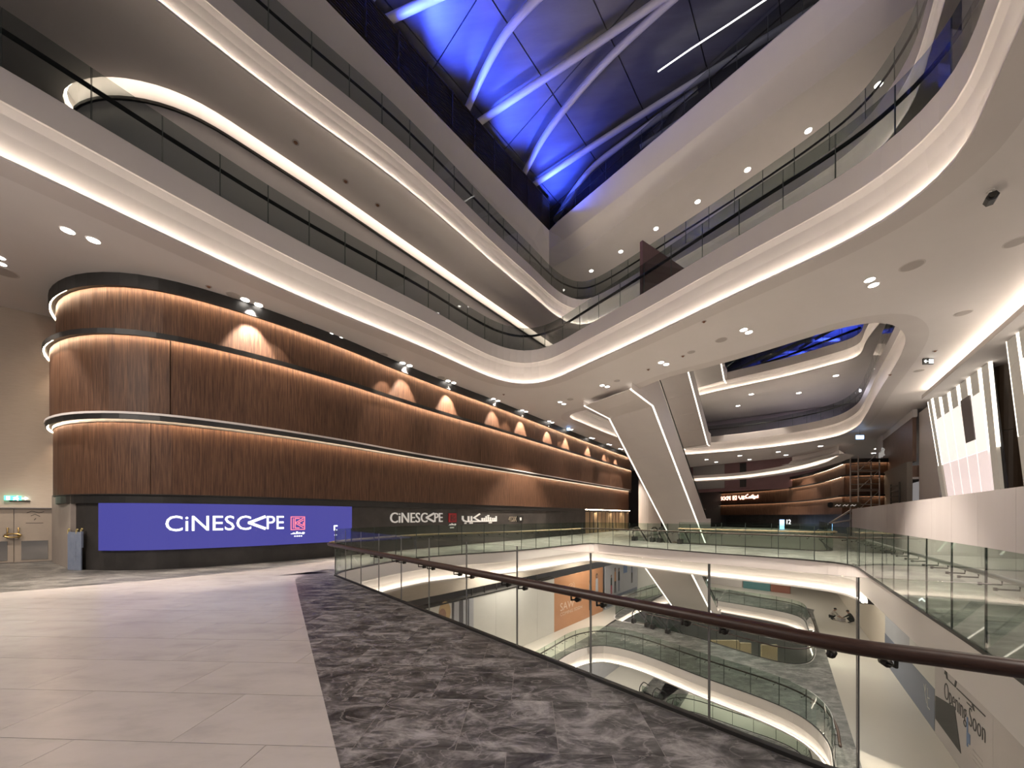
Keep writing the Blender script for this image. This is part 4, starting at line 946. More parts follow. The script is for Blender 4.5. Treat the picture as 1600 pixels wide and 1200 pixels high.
for i, (px, py, r) in enumerate([(1425, 415, 0.26), (1505, 489, 0.22), (1436, 579, 0.2), (1127, 531, 0.22), (1080, 550, 0.16), (964, 595, 0.16), (891, 624, 0.2), (365, 461, 0.2), (599, 554, 0.2), (689, 590, 0.2), (1588, 378, 0.22), (4, 424, 0.3)]):
    p = on_ceiling(px, py); lab = ['large round flush speaker right of the far ceiling opening front', 'round flush speaker beside the lit ceiling cove on the right', 'round flush speaker near the black arrow sign', 'round flush speaker left of the far opening front edge', 'small round fitting beside the third middle downlight', 'small round fitting beside the second middle downlight', 'round flush speaker near the ceiling slot by the escalator', 'round flush speaker beside the first downlight by the rounded corner', 'round flush speaker between the second and third wall downlights', 'round flush speaker between the third and fourth wall downlights', 'round flush speaker cut by the right picture edge', 'round flush speaker at the left picture edge by the downlight'][i]
    S_ = empty('ceiling_speaker', p, lab, 'speaker')
    m = MB(); m.disc((p.x, p.y, p.z - 0.015), r, 0.02, 20); m.build('grille', DETG, S_); m = MB(); m.disc((p.x, p.y, p.z - 0.01), r * 1.15, 0.012, 20); m.build('rim', DETW, S_)
dets = [(326, 447, 'near the rounded corner of the wood wall'), (715, 607, 'beside the fourth wall downlight'), (787, 616, 'between wall downlights and the curved white balcony'), (1013, 577, 'by the reddish ceiling mark under the balcony'), (1067, 556, 'left of the fourth middle downlight'), (475, 505, 'as a dark bracket beside the wood wall top'), (1461, 548, 'above the black arrow sign'), (1100, 502, 'over the middle ceiling below the bright cove'), (1391, 585, 'by the right edge of the far opening')]
for px, py, t in dets:
    p = on_ceiling(px, py); D = empty('smoke_detector', p, 'small dark smoke detector on the ceiling ' + t, 'detector')
    m = MB(); m.disc((p.x, p.y, p.z - 0.02), 0.09, 0.02, 14); m.build('base', DETG, D); m = MB(); m.disc((p.x, p.y, p.z - 0.06), 0.035, 0.04, 12, 0.06); m.build('head', DETO, D)
for px, py, t in [(390, 283, 'the dim upper soffit at the top left'), (540, 283, 'the dim soffit between two bright coves'), (590, 320, 'the dim soffit further toward the apex'), (462, 222, 'the dim soffit beside its curved lit slot')]:
    p = on_ceiling(px, py, Z3L); D = empty('smoke_detector', p, 'small smoke detector on ' + t, 'detector')
    m = MB(); m.disc((p.x, p.y, p.z - 0.02), 0.12, 0.02, 14); m.build('base', DETG, D); m = MB(); m.disc((p.x, p.y, p.z - 0.06), 0.045, 0.04, 12, 0.075); m.build('head', DETO, D)
# black security camera / speaker box
p = on_ceiling(1547, 298); K = empty('security_camera', p, 'black boxy security camera hanging below the right ceiling', 'camera')
m = MB(); m.tube([(p.x, p.y, p.z), (p.x, p.y, p.z - 0.13)], 0.025, 8); m.build('stem', DETW, K)
m = MB(); m.disc((p.x, p.y, p.z - 0.02), 0.07, 0.02, 12); m.build('base', DETW, K)
m = MB(); m.tube([(p.x - 0.09, p.y - 0.12, p.z - 0.22), (p.x + 0.09, p.y + 0.08, p.z - 0.20)], 0.11, 6); m.build('housing', BLACK, K)
m = MB(); m.tube([(p.x - 0.12, p.y - 0.15, p.z - 0.22), (p.x - 0.09, p.y - 0.12, p.z - 0.22)], 0.06, 10); m.build('lens', DARKST, K)
# ceiling signs
def hang_sign(px0, py0, px1, py1, Y, label, mface, art):
    a = Vector(UY(px0, py1, Y)); b = Vector(UY(px1, py1, Y)); zt = UY(px0, py0, Y)[2]
    Sg = empty('exit_sign', a, label, 'sign'); m = MB(); m.box((a.x, a.y, a.z), (b.x, b.y + 0.06, zt)); m.build('panel', mface, Sg)
    if art:
        wd_, hd = b.x - a.x, zt - a.z
        V, Fc = onplane([(x * wd_, y * hd) for x, y in art[0]] and ([(x * wd_, y * hd) for x, y in art[0]], art[1]), a + Vector((0, -0.001, 0)), Vector((1, 0, 0)), UPV, Vector((0, -1, 0)), 0.006); obj('pictogram', V, Fc, EXITW, Sg)
    m = MB(); m.tube([((a.x + b.x) / 2, a.y + 0.03, zt), ((a.x + b.x) / 2, a.y + 0.03, Z2L)], 0.012, 6); m.build('stem', DARKST, Sg)
ART = merge2d(stroke2d([[(0.1, 0.5), (0.42, 0.5)], [(0.22, 0.72), (0.1, 0.5), (0.22, 0.28)]], 0.09), stroke2d([[(0.58, 0.2), (0.58, 0.8), (0.9, 0.8), (0.9, 0.2), (0.58, 0.2)], [(0.7, 0.35), (0.78, 0.65)]], 0.08))
Yx = on_ceiling(1452, 559).y
hang_sign(1443, 560, 1459, 569, Yx, 'black ceiling sign with white arrow near the right wall', BLACK, ART)
hang_sign(1338, 680, 1350, 686, 34, 'small glowing blue exit sign at the far ceiling', BLUES, ART)
hang_sign(886, 668.5, 891, 672.5, on_ceiling(888, 667).y, 'tiny glowing blue exit sign along the wood wall ceiling', BLUES, None)

# ------------------------------------------------------------------ far back: wood wall, ring fascia, plum wall
def curve_at(pts, Ys): return [UY(x, y, Y) for (x, y), Y in zip(pts, Ys)]
FB = empty('wall_far', (0, 0, 0), kind=S)
dY = [(1070, 70), (1092, 67), (1129, 62.6), (1218, 52.6), (1259, 46.5), (1291, 40.7), (1318, 35.5), (1326, 34.1), (1345, 34), (1400, 34)]
FP = smooth([((x - CX) / F * Y, Y) for x, Y in dY], 0.7, 1)
def zf(px, py):
    p = FP.at(FP.hit(px)[-1]); return H + (CY - py) / F * p.y
for (z0, z1, u) in ((5.56, 6.70, 0.0), (3.68, 5.50, 0.1), (1.95, 3.60, 0.25)):
    n = 9
    for i in range(n):
        V, Fc = band(FP, FP.L * i / n + 0.004, FP.L * (i + 1) / n - 0.004, [(-u, z0), (-u, z1), (0.2 - u, z1), (0.2 - u, z0)], 1.0); obj('wood_panel', V, Fc, WOOD, FB)
    V, Fc = band(FP, 0, FP.L, [(-u - 0.22, z1 - 0.03), (-u - 0.22, z1 + 0.14 + (0.2 if z1 > 6 else 0)), (0.3, z1 + 0.14 + (0.2 if z1 > 6 else 0)), (0.3, z1 + 0.04), (-u - 0.19, z1 + 0.04), (-u - 0.19, z1 - 0.03)], 1.0); obj('shelf', V, Fc, BLACK, FB)
    V, Fc = band(FP, 0, FP.L, [(-u - 0.16, z1 + 0.01), (-u - 0.16, z1 + 0.035), (-u - 0.04, z1 + 0.035), (-u - 0.04, z1 + 0.01)], 1.0); obj('light_strip', V, Fc, LEDF, FB)
V, Fc = band(FP, 0, FP.L, [(0.6, 0), (0.6, 7.0), (0.8, 7.0), (0.8, 0)], 1.0); obj('backing', V, Fc, BLACKW, FB)
# neon sign on it
s0_ = FP.hit(1114)[-1]; s1_ = FP.hit(1143)[-1]; z0_, z1_ = zf(1130, 782), zf(1130, 775.8)
NS = empty('neon_sign', (*FP.at(s0_), z0_), 'glowing pink-white CINESCAPE neon sign on the far wood wall', 'sign')
def neon(VF, s, z, name): V, Fc = onpath(VF, FP, s, -0.12, z, 0.06, -1); obj(name, V, Fc, NEON, NS)
neon(word(s0_, s1_, z0_, z1_), s0_, z0_, 'letters')
s2_ = FP.hit(1146)[-1]; s3_ = FP.hit(1152)[-1]; neon(fit2d(stroke2d(EMBS[:4], 0.1), 0, 0, s3_ - s2_, z1_ - z0_), s2_, z0_, 'emblem')
s4_ = FP.hit(1155)[-1]; s5_ = FP.hit(1186)[-1]; neon(fit2d(AR, 0, 0, s5_ - s4_, z1_ - z0_ + 0.15), s4_, z0_, 'arabic_letters')
# ring bulkhead with cove and the dark plum shopfront behind it
zr = 6.3
RP = smooth(UP([(1060, 753.5), (1090, 752), (1150, 748.5), (1205, 742), (1255, 733), (1290, 723), (1305, 715), (1312, 711)], zr) + [(24.9, 29.5), (24.9, 33)], 0.4, 1)
V, Fc = sweep(RP, [(1.0, zr), (0.0, zr), (0.0, zr + 0.06), (0.03, zr + 0.06), (0.03, zr + 0.02), (0.4, zr + 0.02), (0.36, zr + 0.1), (0.1, zr + 0.35), (0.0, zr + 0.4), (0.0, zr + 0.75), (1.0, zr + 0.75)]); R_ = obj('trim_10', V, Fc, FASCIA, kind=S)
V, Fc = sweep(RP, [(0.08, zr + 0.025), (0.08, zr + 0.05), (0.14, zr + 0.05), (0.14, zr + 0.025)], True); obj('light_strip', V, Fc, LEDS, R_)
pl = UP([(1060, 732), (1080, 730), (1190, 719), (1262, 712.5), (1291, 710), (1320, 707)], Z2L)
V, Fc = sweep(smooth(pl, 1.0, 1), [(0, 5.5), (0, Z2L), (0.3, Z2L), (0.3, 5.5)], True); obj('wall_back', V, Fc, PLUM, kind=S)
def plumx(px): r = (px - CX) / F; k = Path(pl).hit(px)[-1]; return Path(pl).at(k)
a = plumx(1082); b = plumx(1131); m = MB(); m.wallbox((a.x, a.y - 0.15), (b.x, b.y - 0.15), 6.0, 9.6, 0.1); m.build('shop_panel', mat('grey_shop_panel', (0.3, 0.28, 0.27), 0.5), label='pale grey shop panel left of the plum shopfront, far back', cat='panel')
a = plumx(1155); b = plumx(1165); m = MB(); m.wallbox((a.x, a.y - 0.15), (b.x, b.y - 0.15), 6.0, H + 82 * a.y / F, 0.1); m.build('dark_window', BLACK, label='small black window in the far plum shopfront', cat='window')
# blue kiosk screen and 12 sign at the far dark base
KY = 50.0; a = UY(1219, 823, KY); b = UY(1225.5, 812, KY)
m = MB(); m.box((a[0], KY, 0.0), (b[0], KY + 0.1, b[2])); m.build('kiosk_screen', BLUES, label='small glowing light-blue upright screen at the far dark wall', cat='screen')
a = UY(1229, 819, KY); V, Fc = onplane(fit2d(text2d('12'), 0, 0, 0.55, 0.62), (a[0], KY, a[2]), Vector((1, 0, 0)), UPV, Vector((0, -1, 0)), 0.05); obj('number_sign', V, Fc, mat('number_white', (0.9, 0.9, 0.9), 0.5, emit=(1, 1, 1), es=1.0), label='glowing white number 12 beside the blue far screen', cat='sign')
# hanging direction sign in front of the far wood wall
a = UY(1294, 793, 32); b = UY(1345, 785, 32); Sg = empty('direction_sign', a, 'long dark hanging direction sign before the far wood wall', 'sign')
m = MB(); m.box((a[0], 32, a[2]), (b[0], 32.1, b[2])); m.build('board', mat('sign_taupe', (0.12, 0.09, 0.06), 0.5), Sg)
m = MB(); c = UY(1297, 789, 32); m.tube([(c[0], 31.95, c[2]), (c[0], 32.0, c[2])], 0.24, 14); m.build('badge', BLACK, Sg)
for k in range(3):
    a2_ = UY(1305 + 12 * k, 790.5, 32); V, Fc = onplane(stroke2d([[(0, 0), (0.15, 0.1), (0.3, 0), (0.45, 0.1)]], 0.05), (a2_[0], 32, a2_[2]), Vector((1, 0, 0)), UPV, Vector((0, -1, 0)), 0.02); obj('lettering', V, Fc, SIGNW, Sg)
# dark back wall for the far openings
m = MB(); m.wallbox((10, 66), (62, 60), -0.02, 9.66, -0.4); m.build('wall_far_dark', DARKROOM, kind=S)
m = MB(); m.wallbox((22, 62), (60, 34), Z2, 15.9, -0.3); m.build('wall_far_upper', mat('dim_purple_wall', (0.30, 0.26, 0.31), 0.6), kind=S)

lamp('AREA', 'upper_back_fill', (36, 44, 15.9), 260, (0.9, 0.84, 1.0), None, shape='DISK', size=1.0)  # fill added to lift the dark band inside the far opening
for f in (0.2, 0.5, 0.8):  # spots added to brighten the bronze pleats below their strip
    p = WP.at(sD + (sE - sD) * f); nn_ = WP.nor(sD + (sE - sD) * f); q = p - nn_ * 0.35
    lamp('SPOT', 'curtain_fill', (q.x, q.y, 2.46), 60, (1.0, 0.82, 0.58), (p.x + nn_.x * 0.2, p.y + nn_.y * 0.2, 0.6), spot_size=math.radians(110), spot_blend=0.6, shadow_soft_size=0.05)
# ------------------------------------------------------------------ right side: hoarding, media facade, column, shopfront, scaffold
HZ = 2.4
h0 = Vector((10.4, 7.57)); h1 = Vector(((1331 - CX) / F * 33, 33))
hd = (h1 - h0).normalized()
HB = empty('hoarding', (h0.x, h0.y, 0), 'long plain grey hoarding along the right walkway', 'hoarding')
n = 17
hs = h0 - hd * 4; tot = (h1 - hs).length
for i in range(n):
    a = hs + hd * (tot * i / n + 0.004); b = hs + hd * (tot * (i + 1) / n - 0.004); m = MB(); m.wallbox((a.x, a.y), (b.x, b.y), 0.0, HZ, -0.06); m.build('panel', HOARD, HB)
m = MB(); m.beam((h1.x - 0.1, h1.y, 2.3), (h1.x - 3.2, h1.y + 0.5, 0.1), 0.12, 0.12); m.beam((h1.x - 0.1, h1.y, 1.4), (h1.x - 1.7, h1.y + 0.3, 1.1), 0.1, 0.1); m.build('prop', SCAF, HB)
# leaning media facade
fo = Vector((18.4, 12.0)); fd = Vector((0.595, 0.804)).normalized(); fn = Vector((-fd.y, fd.x))   # fn towards the room
def fhit(px, base=fo, o=0.0):
    r = (px - CX) / F; q = base + fn * o; return (q.x - r * q.y) / (r * fd.y - fd.x)
MF = empty('media_facade', (*(fo + fd * 9), 2.0), 'leaning wall of bright white LED panels above the hoarding', 'screen wall')
ZB, ZP, ZW, ZT = 1.6, 4.93, 7.9, 9.5
def fquad(kb, kt, z0, z1, t0, t1, o, th, name, m, par):
    """kb, kt = (bottom, top) wall positions of the left and right lines; t = 0..1 across; z0..z1 slice"""
    def P(t, z, oo):
        k0 = kb[0] + (kb[1] - kb[0]) * t; k1 = kt[0] + (kt[1] - kt[0]) * t; k = k0 + (k1 - k0) * (z - 2.9) / (ZT - 2.9)
        p = fo + fd * k + fn * oo; return (p.x, p.y, z)
    mb = MB(); mb.hexa([P(t0, z0, o), P(t1, z0, o), P(t1, z0, o - th), P(t0, z0, o - th), P(t0, z1, o), P(t1, z1, o), P(t1, z1, o - th), P(t0, z1, o - th)]); return mb.build(name, m, par)
kb = (fhit(1481), fhit(1551)); kt = (fhit(1456), fhit(1529))
for i in range(5):
    t0, t1 = i / 5 + 0.010, (i + 1) / 5 - 0.010
    fquad(kb, kt, ZB, ZP, t0, t1, 0, 0.12, 'pink_led_panel', LEDPIN, MF)
    if i == 3:
        fquad(kb, kt, ZP + 0.01, 5.65, t0, t1, 0, 0.12, 'white_led_panel', LEDPAN, MF); fquad(kb, kt, 5.66, 8.1, t0, t1, 0, 0.12, 'dead_led_panel', mat('dead_panel', (0.17, 0.15, 0.15), 0.5), MF)
    else: fquad(kb, kt, ZP + 0.01, ZW, t0, t1, 0, 0.12, 'white_led_panel', LEDPAN, MF)
    fquad(kb, kt, ZW + (0.21 if i == 3 else 0.01), ZT, t0 + 0.03, t1 - 0.03, 0, 0.12, 'mesh_panel', MESHP, MF)
    for a, b in ((t0 + 0.004, t0 + 0.018), (t1 - 0.018, t1 - 0.004)): fquad(kb, kt, ZW + (0.21 if i == 3 else 0.01), ZT, a, b, 0.0, 0.1, 'light_strip', LEDT, MF)
for a, b in ((-0.13, -0.01), (1.01, 1.15)):
    fquad(kb, kt, ZP if a < 0 else ZB, ZT, a + 0.02, b - 0.02, 0, 0.12, 'mesh_panel', MESHP, MF)
    fquad(kb, kt, ZP, ZT, a, a + 0.015, 0, 0.1, 'light_strip', LEDT, MF); fquad(kb, kt, ZP, ZT, b - 0.015, b, 0, 0.1, 'light_strip', LEDT, MF)
    if a < 0: fquad(kb, kt, ZB, ZP - 0.02, a, b, 0.05, 0.12, 'perforated_panel', MESHP, MF)
# bronze column between the two LED walls
fquad((kb[0] + 0.9, kb[1] - 0.9), (kt[0] + 0.8, kt[1] - 0.8), ZB, ZT, 0, 1, -0.16, 0.05, 'backing', DARKROOM, MF)
cc = fo + fd * fhit(1575, fo, -1.0) - fn * 1.0
CB = empty('bronze_column', (cc.x, cc.y, 0), 'round bronze column between two bright LED panel walls', 'column')
m = MB(); m.disc((cc.x, cc.y, 0), 0.60, 5.9, 28); m.build('lower_shaft', BRONZE, CB, smooth=False)
m = MB(); m.disc((cc.x, cc.y, 5.92), 0.60, 3.2, 28); m.build('upper_shaft', BRONZE, CB, smooth=False)
MF2 = empty('media_facade', (*(fo + fd * 2), 2.0), 'second bright LED panel wall right of the bronze column', 'screen wall')
kb = (fhit(1599, fo, 0.3), fhit(1599, fo, 0.3) - 4.2); kt = (fhit(1569, fo, 0.3), fhit(1569, fo, 0.3) - 4.0)
for i in range(4):
    t0, t1 = i / 4 + 0.01, (i + 1) / 4 - 0.01
    fquad(kb, kt, ZB, ZP, t0, t1, 0.3, 0.12, 'perforated_panel' if i == 0 else 'pink_led_panel', MESHP if i == 0 else LEDPIN, MF2)
    fquad(kb, kt, ZP + 0.01, ZW, t0 + 0.02, t1 - 0.02, 0.3, 0.12, 'mesh_panel' if i == 0 else 'white_led_panel', MESHP if i == 0 else LEDPAN, MF2)
    fquad(kb, kt, ZW + 0.01, ZT, t0 + 0.02, t1 - 0.02, 0.3, 0.12, 'mesh_panel', MESHP, MF2)
    for a, b in ((t0, t0 + 0.02), (t1 - 0.02, t1)): fquad(kb, kt, ZP, ZT, a, b, 0.3, 0.1, 'light_strip', LEDT, MF2)
# bulkhead and cove over the facade, wall behind it
b0 = fo + fd * fhit(1440, fo, 0.9) + fn * 0.9; b1 = fo - fd * 9 + fn * 0.9
m = MB(); m.wallbox((b1.x, b1.y), (b0.x, b0.y), 9.05, 9.3, -2.2); TR = m.build('trim_11', PLASTER, kind=S)
q0 = b0 - fn * 0.35; q1 = b1 - fn * 0.35
m = MB(); m.wallbox((q1.x, q1.y), (q0.x, q0.y), 9.33, 9.37, -0.06); m.build('light_strip', LED, TR)
m = MB(); q0 = fo - fd * 10 - fn * 2.2; q1 = fo + fd * 24 - fn * 2.2; m.wallbox((q0.x, q0.y), (q1.x, q1.y), 0, 9.6, -0.3); m.build('wall_right', mat('dim_brown_wall', (0.12, 0.08, 0.07), 0.7), kind=S)
# white pier and brown shopfront between scaffold and facade
pr0 = fo + fd * fhit(1433) - fn * 0.1; pr1 = fo + fd * fhit(1464) - fn * 0.1
m = MB(); m.wallbox((pr0.x, pr0.y), (pr1.x, pr1.y), 0, 9.3, 0.5); m.build('column_pier', FASCIA, kind=S)
q0 = fo + fd * fhit(1384) + fn * 0.2; q1 = fo + fd * fhit(1432) + fn * 0.2
pq0 = fo + fd * fhit(1375) + fn * 0.3; pq1 = fo + fd * fhit(1383) + fn * 0.3
m = MB(); m.wallbox((pq0.x, pq0.y), (pq1.x, pq1.y), 0, 9.62, 0.4); m.build('column_slim', FASCIA, kind=S)
SHP = empty('shopfront', (*q0, 0), 'brown shopfront with white sign letters beside the scaffold tower', 'shopfront')
m = MB(); m.wallbox((q0.x, q0.y), (q1.x, q1.y), 5.8, 9.05, 0.2); m.build('fascia_board', BROWNW, SHP)
m = MB(); m.wallbox((q0.x, q0.y), (q1.x, q1.y), 9.06, 9.64, 0.25); m.build('header', PLASTER, SHP)
m = MB(); m.wallbox((q0.x, q0.y), (q1.x, q1.y), 0, 5.8, -0.3); m.build('shutter', mat('shutter_taupe', (0.2, 0.175, 0.15), 0.6), SHP)
qm = q0.lerp(q1, 0.25); m = MB(); m.wallbox((qm.x, qm.y), (q1.x, q1.y), 4.5, 4.65, 0.9); m.build('canopy_shelf', PLASTER, SHP)
m = MB(); m.wallbox((qm.x, qm.y), (q1.x, q1.y), 4.66, 5.5, 0.5); m.build('canopy_box', BROWNW, SHP)
dn = (q0 - q1).normalized(); nn3 = Vector((fn.x, fn.y, 0))
V, Fc = onplane(fit2d(text2d('ndit'), 0, 0, 2.6, 0.9), (q0.x + fn.x * 0.25, q0.y + fn.y * 0.25, 7.3), Vector((-dn.x, -dn.y, 0)) * 1.0, UPV, nn3, 0.05)
V = [tuple(Vector(v)) for v in V]; obj('sign_letters', V, Fc, SIGNW, SHP)
m = MB()
for sx in (0.62, 0.9):
    p = q0.lerp(q1, sx) + fn * 0.5; m.tube([(p.x, p.y, 0), (p.x, p.y, 4.4)], 0.05, 6)
for z in [0.4 + 0.42 * i for i in range(10)]:
    a = q0.lerp(q1, 0.62) + fn * 0.5; b = q0.lerp(q1, 0.9) + fn * 0.5; m.tube([(a.x, a.y, z), (b.x, b.y, z)], 0.04, 6)
m.build('access_ladder', DARKST, label='dark ladder leaning inside the brown shopfront opening', cat='ladder')
# scaffold tower
SCF = empty('scaffold_tower', UY(1358, 806, 32.4), 'metal scaffold tower in front of the far wood wall', 'scaffold')
sw = 1.85; base = Vector(UY(1341, 806, 32.4)); base.z = 0
for dx in (0, sw):
    for dy in (0, 0.75):
        m = MB(); m.tube([(base.x + dx, base.y + dy, 0), (base.x + dx, base.y + dy, 7.0 if dx == 0 else 6.7)], 0.05, 6); m.build('upright', SCAF, SCF)
for z in [0.4 + 0.6 * i for i in range(11)]:
    for dy in (0, 0.75):
        m = MB(); m.tube([(base.x, base.y + dy, z), (base.x + sw, base.y + dy, z)], 0.035, 6); m.build('rung', SCAF, SCF)
for z in (0.5, 2.3, 4.1, 5.7):
    m = MB(); m.box((base.x + 0.05, base.y + 0.05, z), (base.x + sw - 0.05, base.y + 0.7, z + 0.06)); m.build('platform', SCAF, SCF)
    m = MB(); m.tube([(base.x, base.y, z), (base.x + sw, base.y, z + 1.7)], 0.03, 6); m.build('brace', SCAF, SCF)

# ------------------------------------------------------------------ one floor down: hoardings with posters
LZ = -7.2
g0 = Vector(U(866, 988, LZ)); g1 = Vector(U(996, 931, LZ)); gd = (g1 - g0).normalized(); gn = Vector((gd.y, -gd.x))
def ghit(px, o=0.0):
    r = (px - CX) / F; q = g0 + gn * o; return (q.x - r * q.y) / (r * gd.y - gd.x)
def gp(k, o=0.0): return g0 + gd * k + gn * o
def gwall(k0, k1, z0, z1, o0, o1):
    m = MB(); p = [gp(k0, o0), gp(k1, o0), gp(k1, o1), gp(k0, o1)]; m.hexa([(v.x, v.y, z0) for v in p] + [(v.x, v.y, z1) for v in p]); return m
GTOP = -3.05
gm = ghit(735); ga, gb, gc_, gd_ = ghit(866), ghit(942), ghit(946), ghit(996)
WHB = empty('hoarding', (*gp(gm), LZ), 'tall blank white hoarding one floor down left of orange poster', 'hoarding')
gw = (ga - gm) / 4
for i in range(4): gwall(gm + gw * i + 0.004, gm + gw * (i + 1) - 0.004, LZ, GTOP, -0.1, 0.0).build('panel', WHOARD, WHB)
gwall(gm, ga, GTOP + 0.02, GTOP + 0.1, -0.5, 0.04).build('top_track', BLACK, WHB)
for i in range(7):
    k = gm + 0.3 + i * 1.1; p = gp(k, -0.2); m = MB(); m.tube([(p.x, p.y, GTOP + 0.1), (p.x, p.y, GTOP + 0.5)], 0.04, 6); m.build('post', DARKST, WHB)
g3 = Vector((gd.x, gd.y, 0)); gn3 = Vector((gn.x, gn.y, 0))
def gart(VF, k, z, t, name, m, parent, o=0.005):
    p = gp(k, o); V, Fc = onplane(VF, (p.x, p.y, z), g3, UPV, gn3, t); return obj(name, V, Fc, m, parent)
ORP = empty('poster_hoarding', (*gp(ga), LZ), 'orange poster hoarding reading COMING SOON with two women, downstairs', 'poster')
gwall(ga, gb, LZ, GTOP, -0.1, 0.0).build('panel', ORANGE, ORP)
gwl = gb - ga
gart(fit2d(text2d('SAW'), 0, 0, gwl * 0.26, 0.62), ga + gwl * 0.10, -5.75, 0.01, 'heading', CREAMT, ORP)
gart(fit2d(text2d('COMING SOON'), 0, 0, gwl * 0.42, 0.26), ga + gwl * 0.10, -6.15, 0.01, 'subheading', CREAMT, ORP)
ring = stroke2d([[(math.cos(t), math.sin(t)) for t in [i * math.pi / 9 for i in range(19)]], [(-0.3, -0.3), (0.4, 0.6)], [(1.0 + math.cos(t) * 0.6, 0.1 + math.sin(t)) for t in [i * math.pi / 9 - 1.6 for i in range(10)]]], 0.1)
gart(fit2d(ring, 0, 0, 1.0, 0.62), ga + gwl * 0.25, -4.35, 0.01, 'round_logo', CREAMT, ORP)
def figure(k, z, h, mt, mb_, mh, parent, w=0.28):
    body = [(-0.5, 0.45), (0.5, 0.45), (0.42, 0.82), (0.12, 0.86), (-0.12, 0.86), (-0.42, 0.82)]
    gart(([(x * w * h * 0.6, y * h) for x, y in body], [(0, 1, 2, 3, 4, 5)]), k, z, 0.012, 'figure_top', mt, parent)
    gart(merge2d(*[([(x * w * h * 0.6, y * h) for x, y in q], [(0, 1, 2, 3)]) for q in ([(-0.45, 0.0), (-0.15, 0.0), (-0.02, 0.47), (-0.45, 0.47)], [(0.15, 0.0), (0.45, 0.0), (0.45, 0.47), (0.02, 0.47)])]), k, z, 0.012, 'figure_legs', mb_, parent)
    gart(([(math.cos(t) * 0.065 * h, 0.925 * h + math.sin(t) * 0.08 * h) for t in [i * math.pi / 6 for i in range(12)]], [tuple(range(12))]), k, z, 0.012, 'figure_hair', mh, parent)
    gart(([(math.cos(t) * 0.04 * h, 0.92 * h + math.sin(t) * 0.055 * h) for t in [i * math.pi / 6 for i in range(12)]], [tuple(range(12))]), k, z, 0.016, 'figure_face', SKIN, parent)
figure(ga + gwl * 0.70, -6.6, 2.75, GREYP, DARKCL, HAIR, ORP); figure(ga + gwl * 0.85, -6.5, 3.0, GREYP, GREYP, HAIR, ORP)
GRP = empty('poster_hoarding', (*gp(gc_), LZ), 'grey fashion poster hoarding with printed figures beside orange poster', 'poster')
gwall(gc_, gd_, LZ, GTOP + 0.0, -0.1, 0.0).build('panel', GREYP, GRP)
gwl2 = gd_ - gc_
gart(rect2d(gwl2 * 0.02, 0, gwl2 * 0.98, 0.9), gc_, LZ + 0.15, 0.008, 'footer', SLATE, GRP)
gart(rect2d(0, 0, gwl2 * 0.12, 0.9), gc_ + gwl2 * 0.52, -4.2, 0.01, 'picture_block', BLUEINK, GRP)
figure(gc_ + gwl2 * 0.16, -5.9, 1.9, DARKCL, REDCL, HAIR, GRP); figure(gc_ + gwl2 * 0.27, -5.9, 2.5, ORANGE, INK, HAIR, GRP); figure(gc_ + gwl2 * 0.38, -5.9, 2.4, DARKCL, SLATE, HAIR, GRP); figure(gc_ + gwl2 * 0.80, -5.5, 2.4, SLATE, INK, HAIR, GRP)
WH2 = empty('hoarding', (*gp(gd_), LZ), 'white hoarding with grey caption one floor down behind escalator', 'hoarding')
gwall(gd_ + 0.1, gd_ + 16, LZ, GTOP, -0.1, 0.0).build('panel', WHOARD, WH2)
gart(merge2d(fit2d(text2d('shop'), 0, 0.45, 2.0, 0.75), fit2d(text2d('opening'), 0, 0, 2.2, 0.35)), gd_ + 2.2, -4.2, 0.01, 'caption', DETG, WH2)
# woman poster and white pillars further left
LP0 = ghit(672); LP1 = ghit(706)
FP2 = empty('poster_hoarding', (*gp(LP0), LZ), 'pale poster showing a blonde woman, downstairs by white columns', 'poster')
gwall(LP0 - 2.5, LP1, LZ, GTOP - 0.0, -0.1, 0.0).build('panel', WHOARD, FP2); gwall(LP0 - 4, gm - 0.02, GTOP + 0.02, GTOP + 0.1, -0.5, 0.04).build('top_track', BLACK, FP2)
kf = ghit(692); zc = H - (958 - CY) / F * gp(kf).y
def disc2d(rx, ry): return ([(math.cos(t) * rx, math.sin(t) * ry) for t in [i * math.pi / 10 for i in range(20)]], [tuple(range(20))])
gart(disc2d(0.42, 0.62), kf + 0.12, zc, 0.008, 'portrait_hair', BLOND, FP2); gart(disc2d(0.26, 0.38), kf - 0.05, zc - 0.12, 0.014, 'portrait_face', SKIN, FP2)
gart(rect2d(-0.6, -1.1, 0.6, -0.42), kf, zc, 0.012, 'portrait_shoulders', INK, FP2)
for px in (712, 726, 735):
    k = ghit(px); gwall(k - 0.18, k + 0.18, LZ, GTOP, -0.3, 0.08).build('pilaster', GREYP, kind=S)
m = gwall(-40, 40, GTOP + 0.4, -1.2, -1.0, -0.7); m.build('wall_lower_left', BEIGE, kind=S)
gwall(-40, 40, -14.4, -8.4, -1.0, -0.8).build('wall_basement_left', GREYP, kind=S)
kb = ghit(900); gwall(-3.5, -0.5, -14.4, -8.6, -0.75, -0.6).build('dark_doorway', DARKST, label='dark grey glazed shop doorway two floors down', cat='door')
bp = empty('poster_hoarding', (*gp(1.0), -14.4), 'white poster with red chevron print two floors down', 'poster')
gwall(0.0, 5.0, -14.4, -9.0, -0.75, -0.6).build('panel', WHOARD, bp)
gart(stroke2d([[(0, 0), (0.8, 1.6), (2.4, 2.6)], [(1.0, 0.6), (2.6, 1.6)]], 0.22), 1.0, -12.6, 0.02, 'chevron', BRICK, bp, o=-0.59)

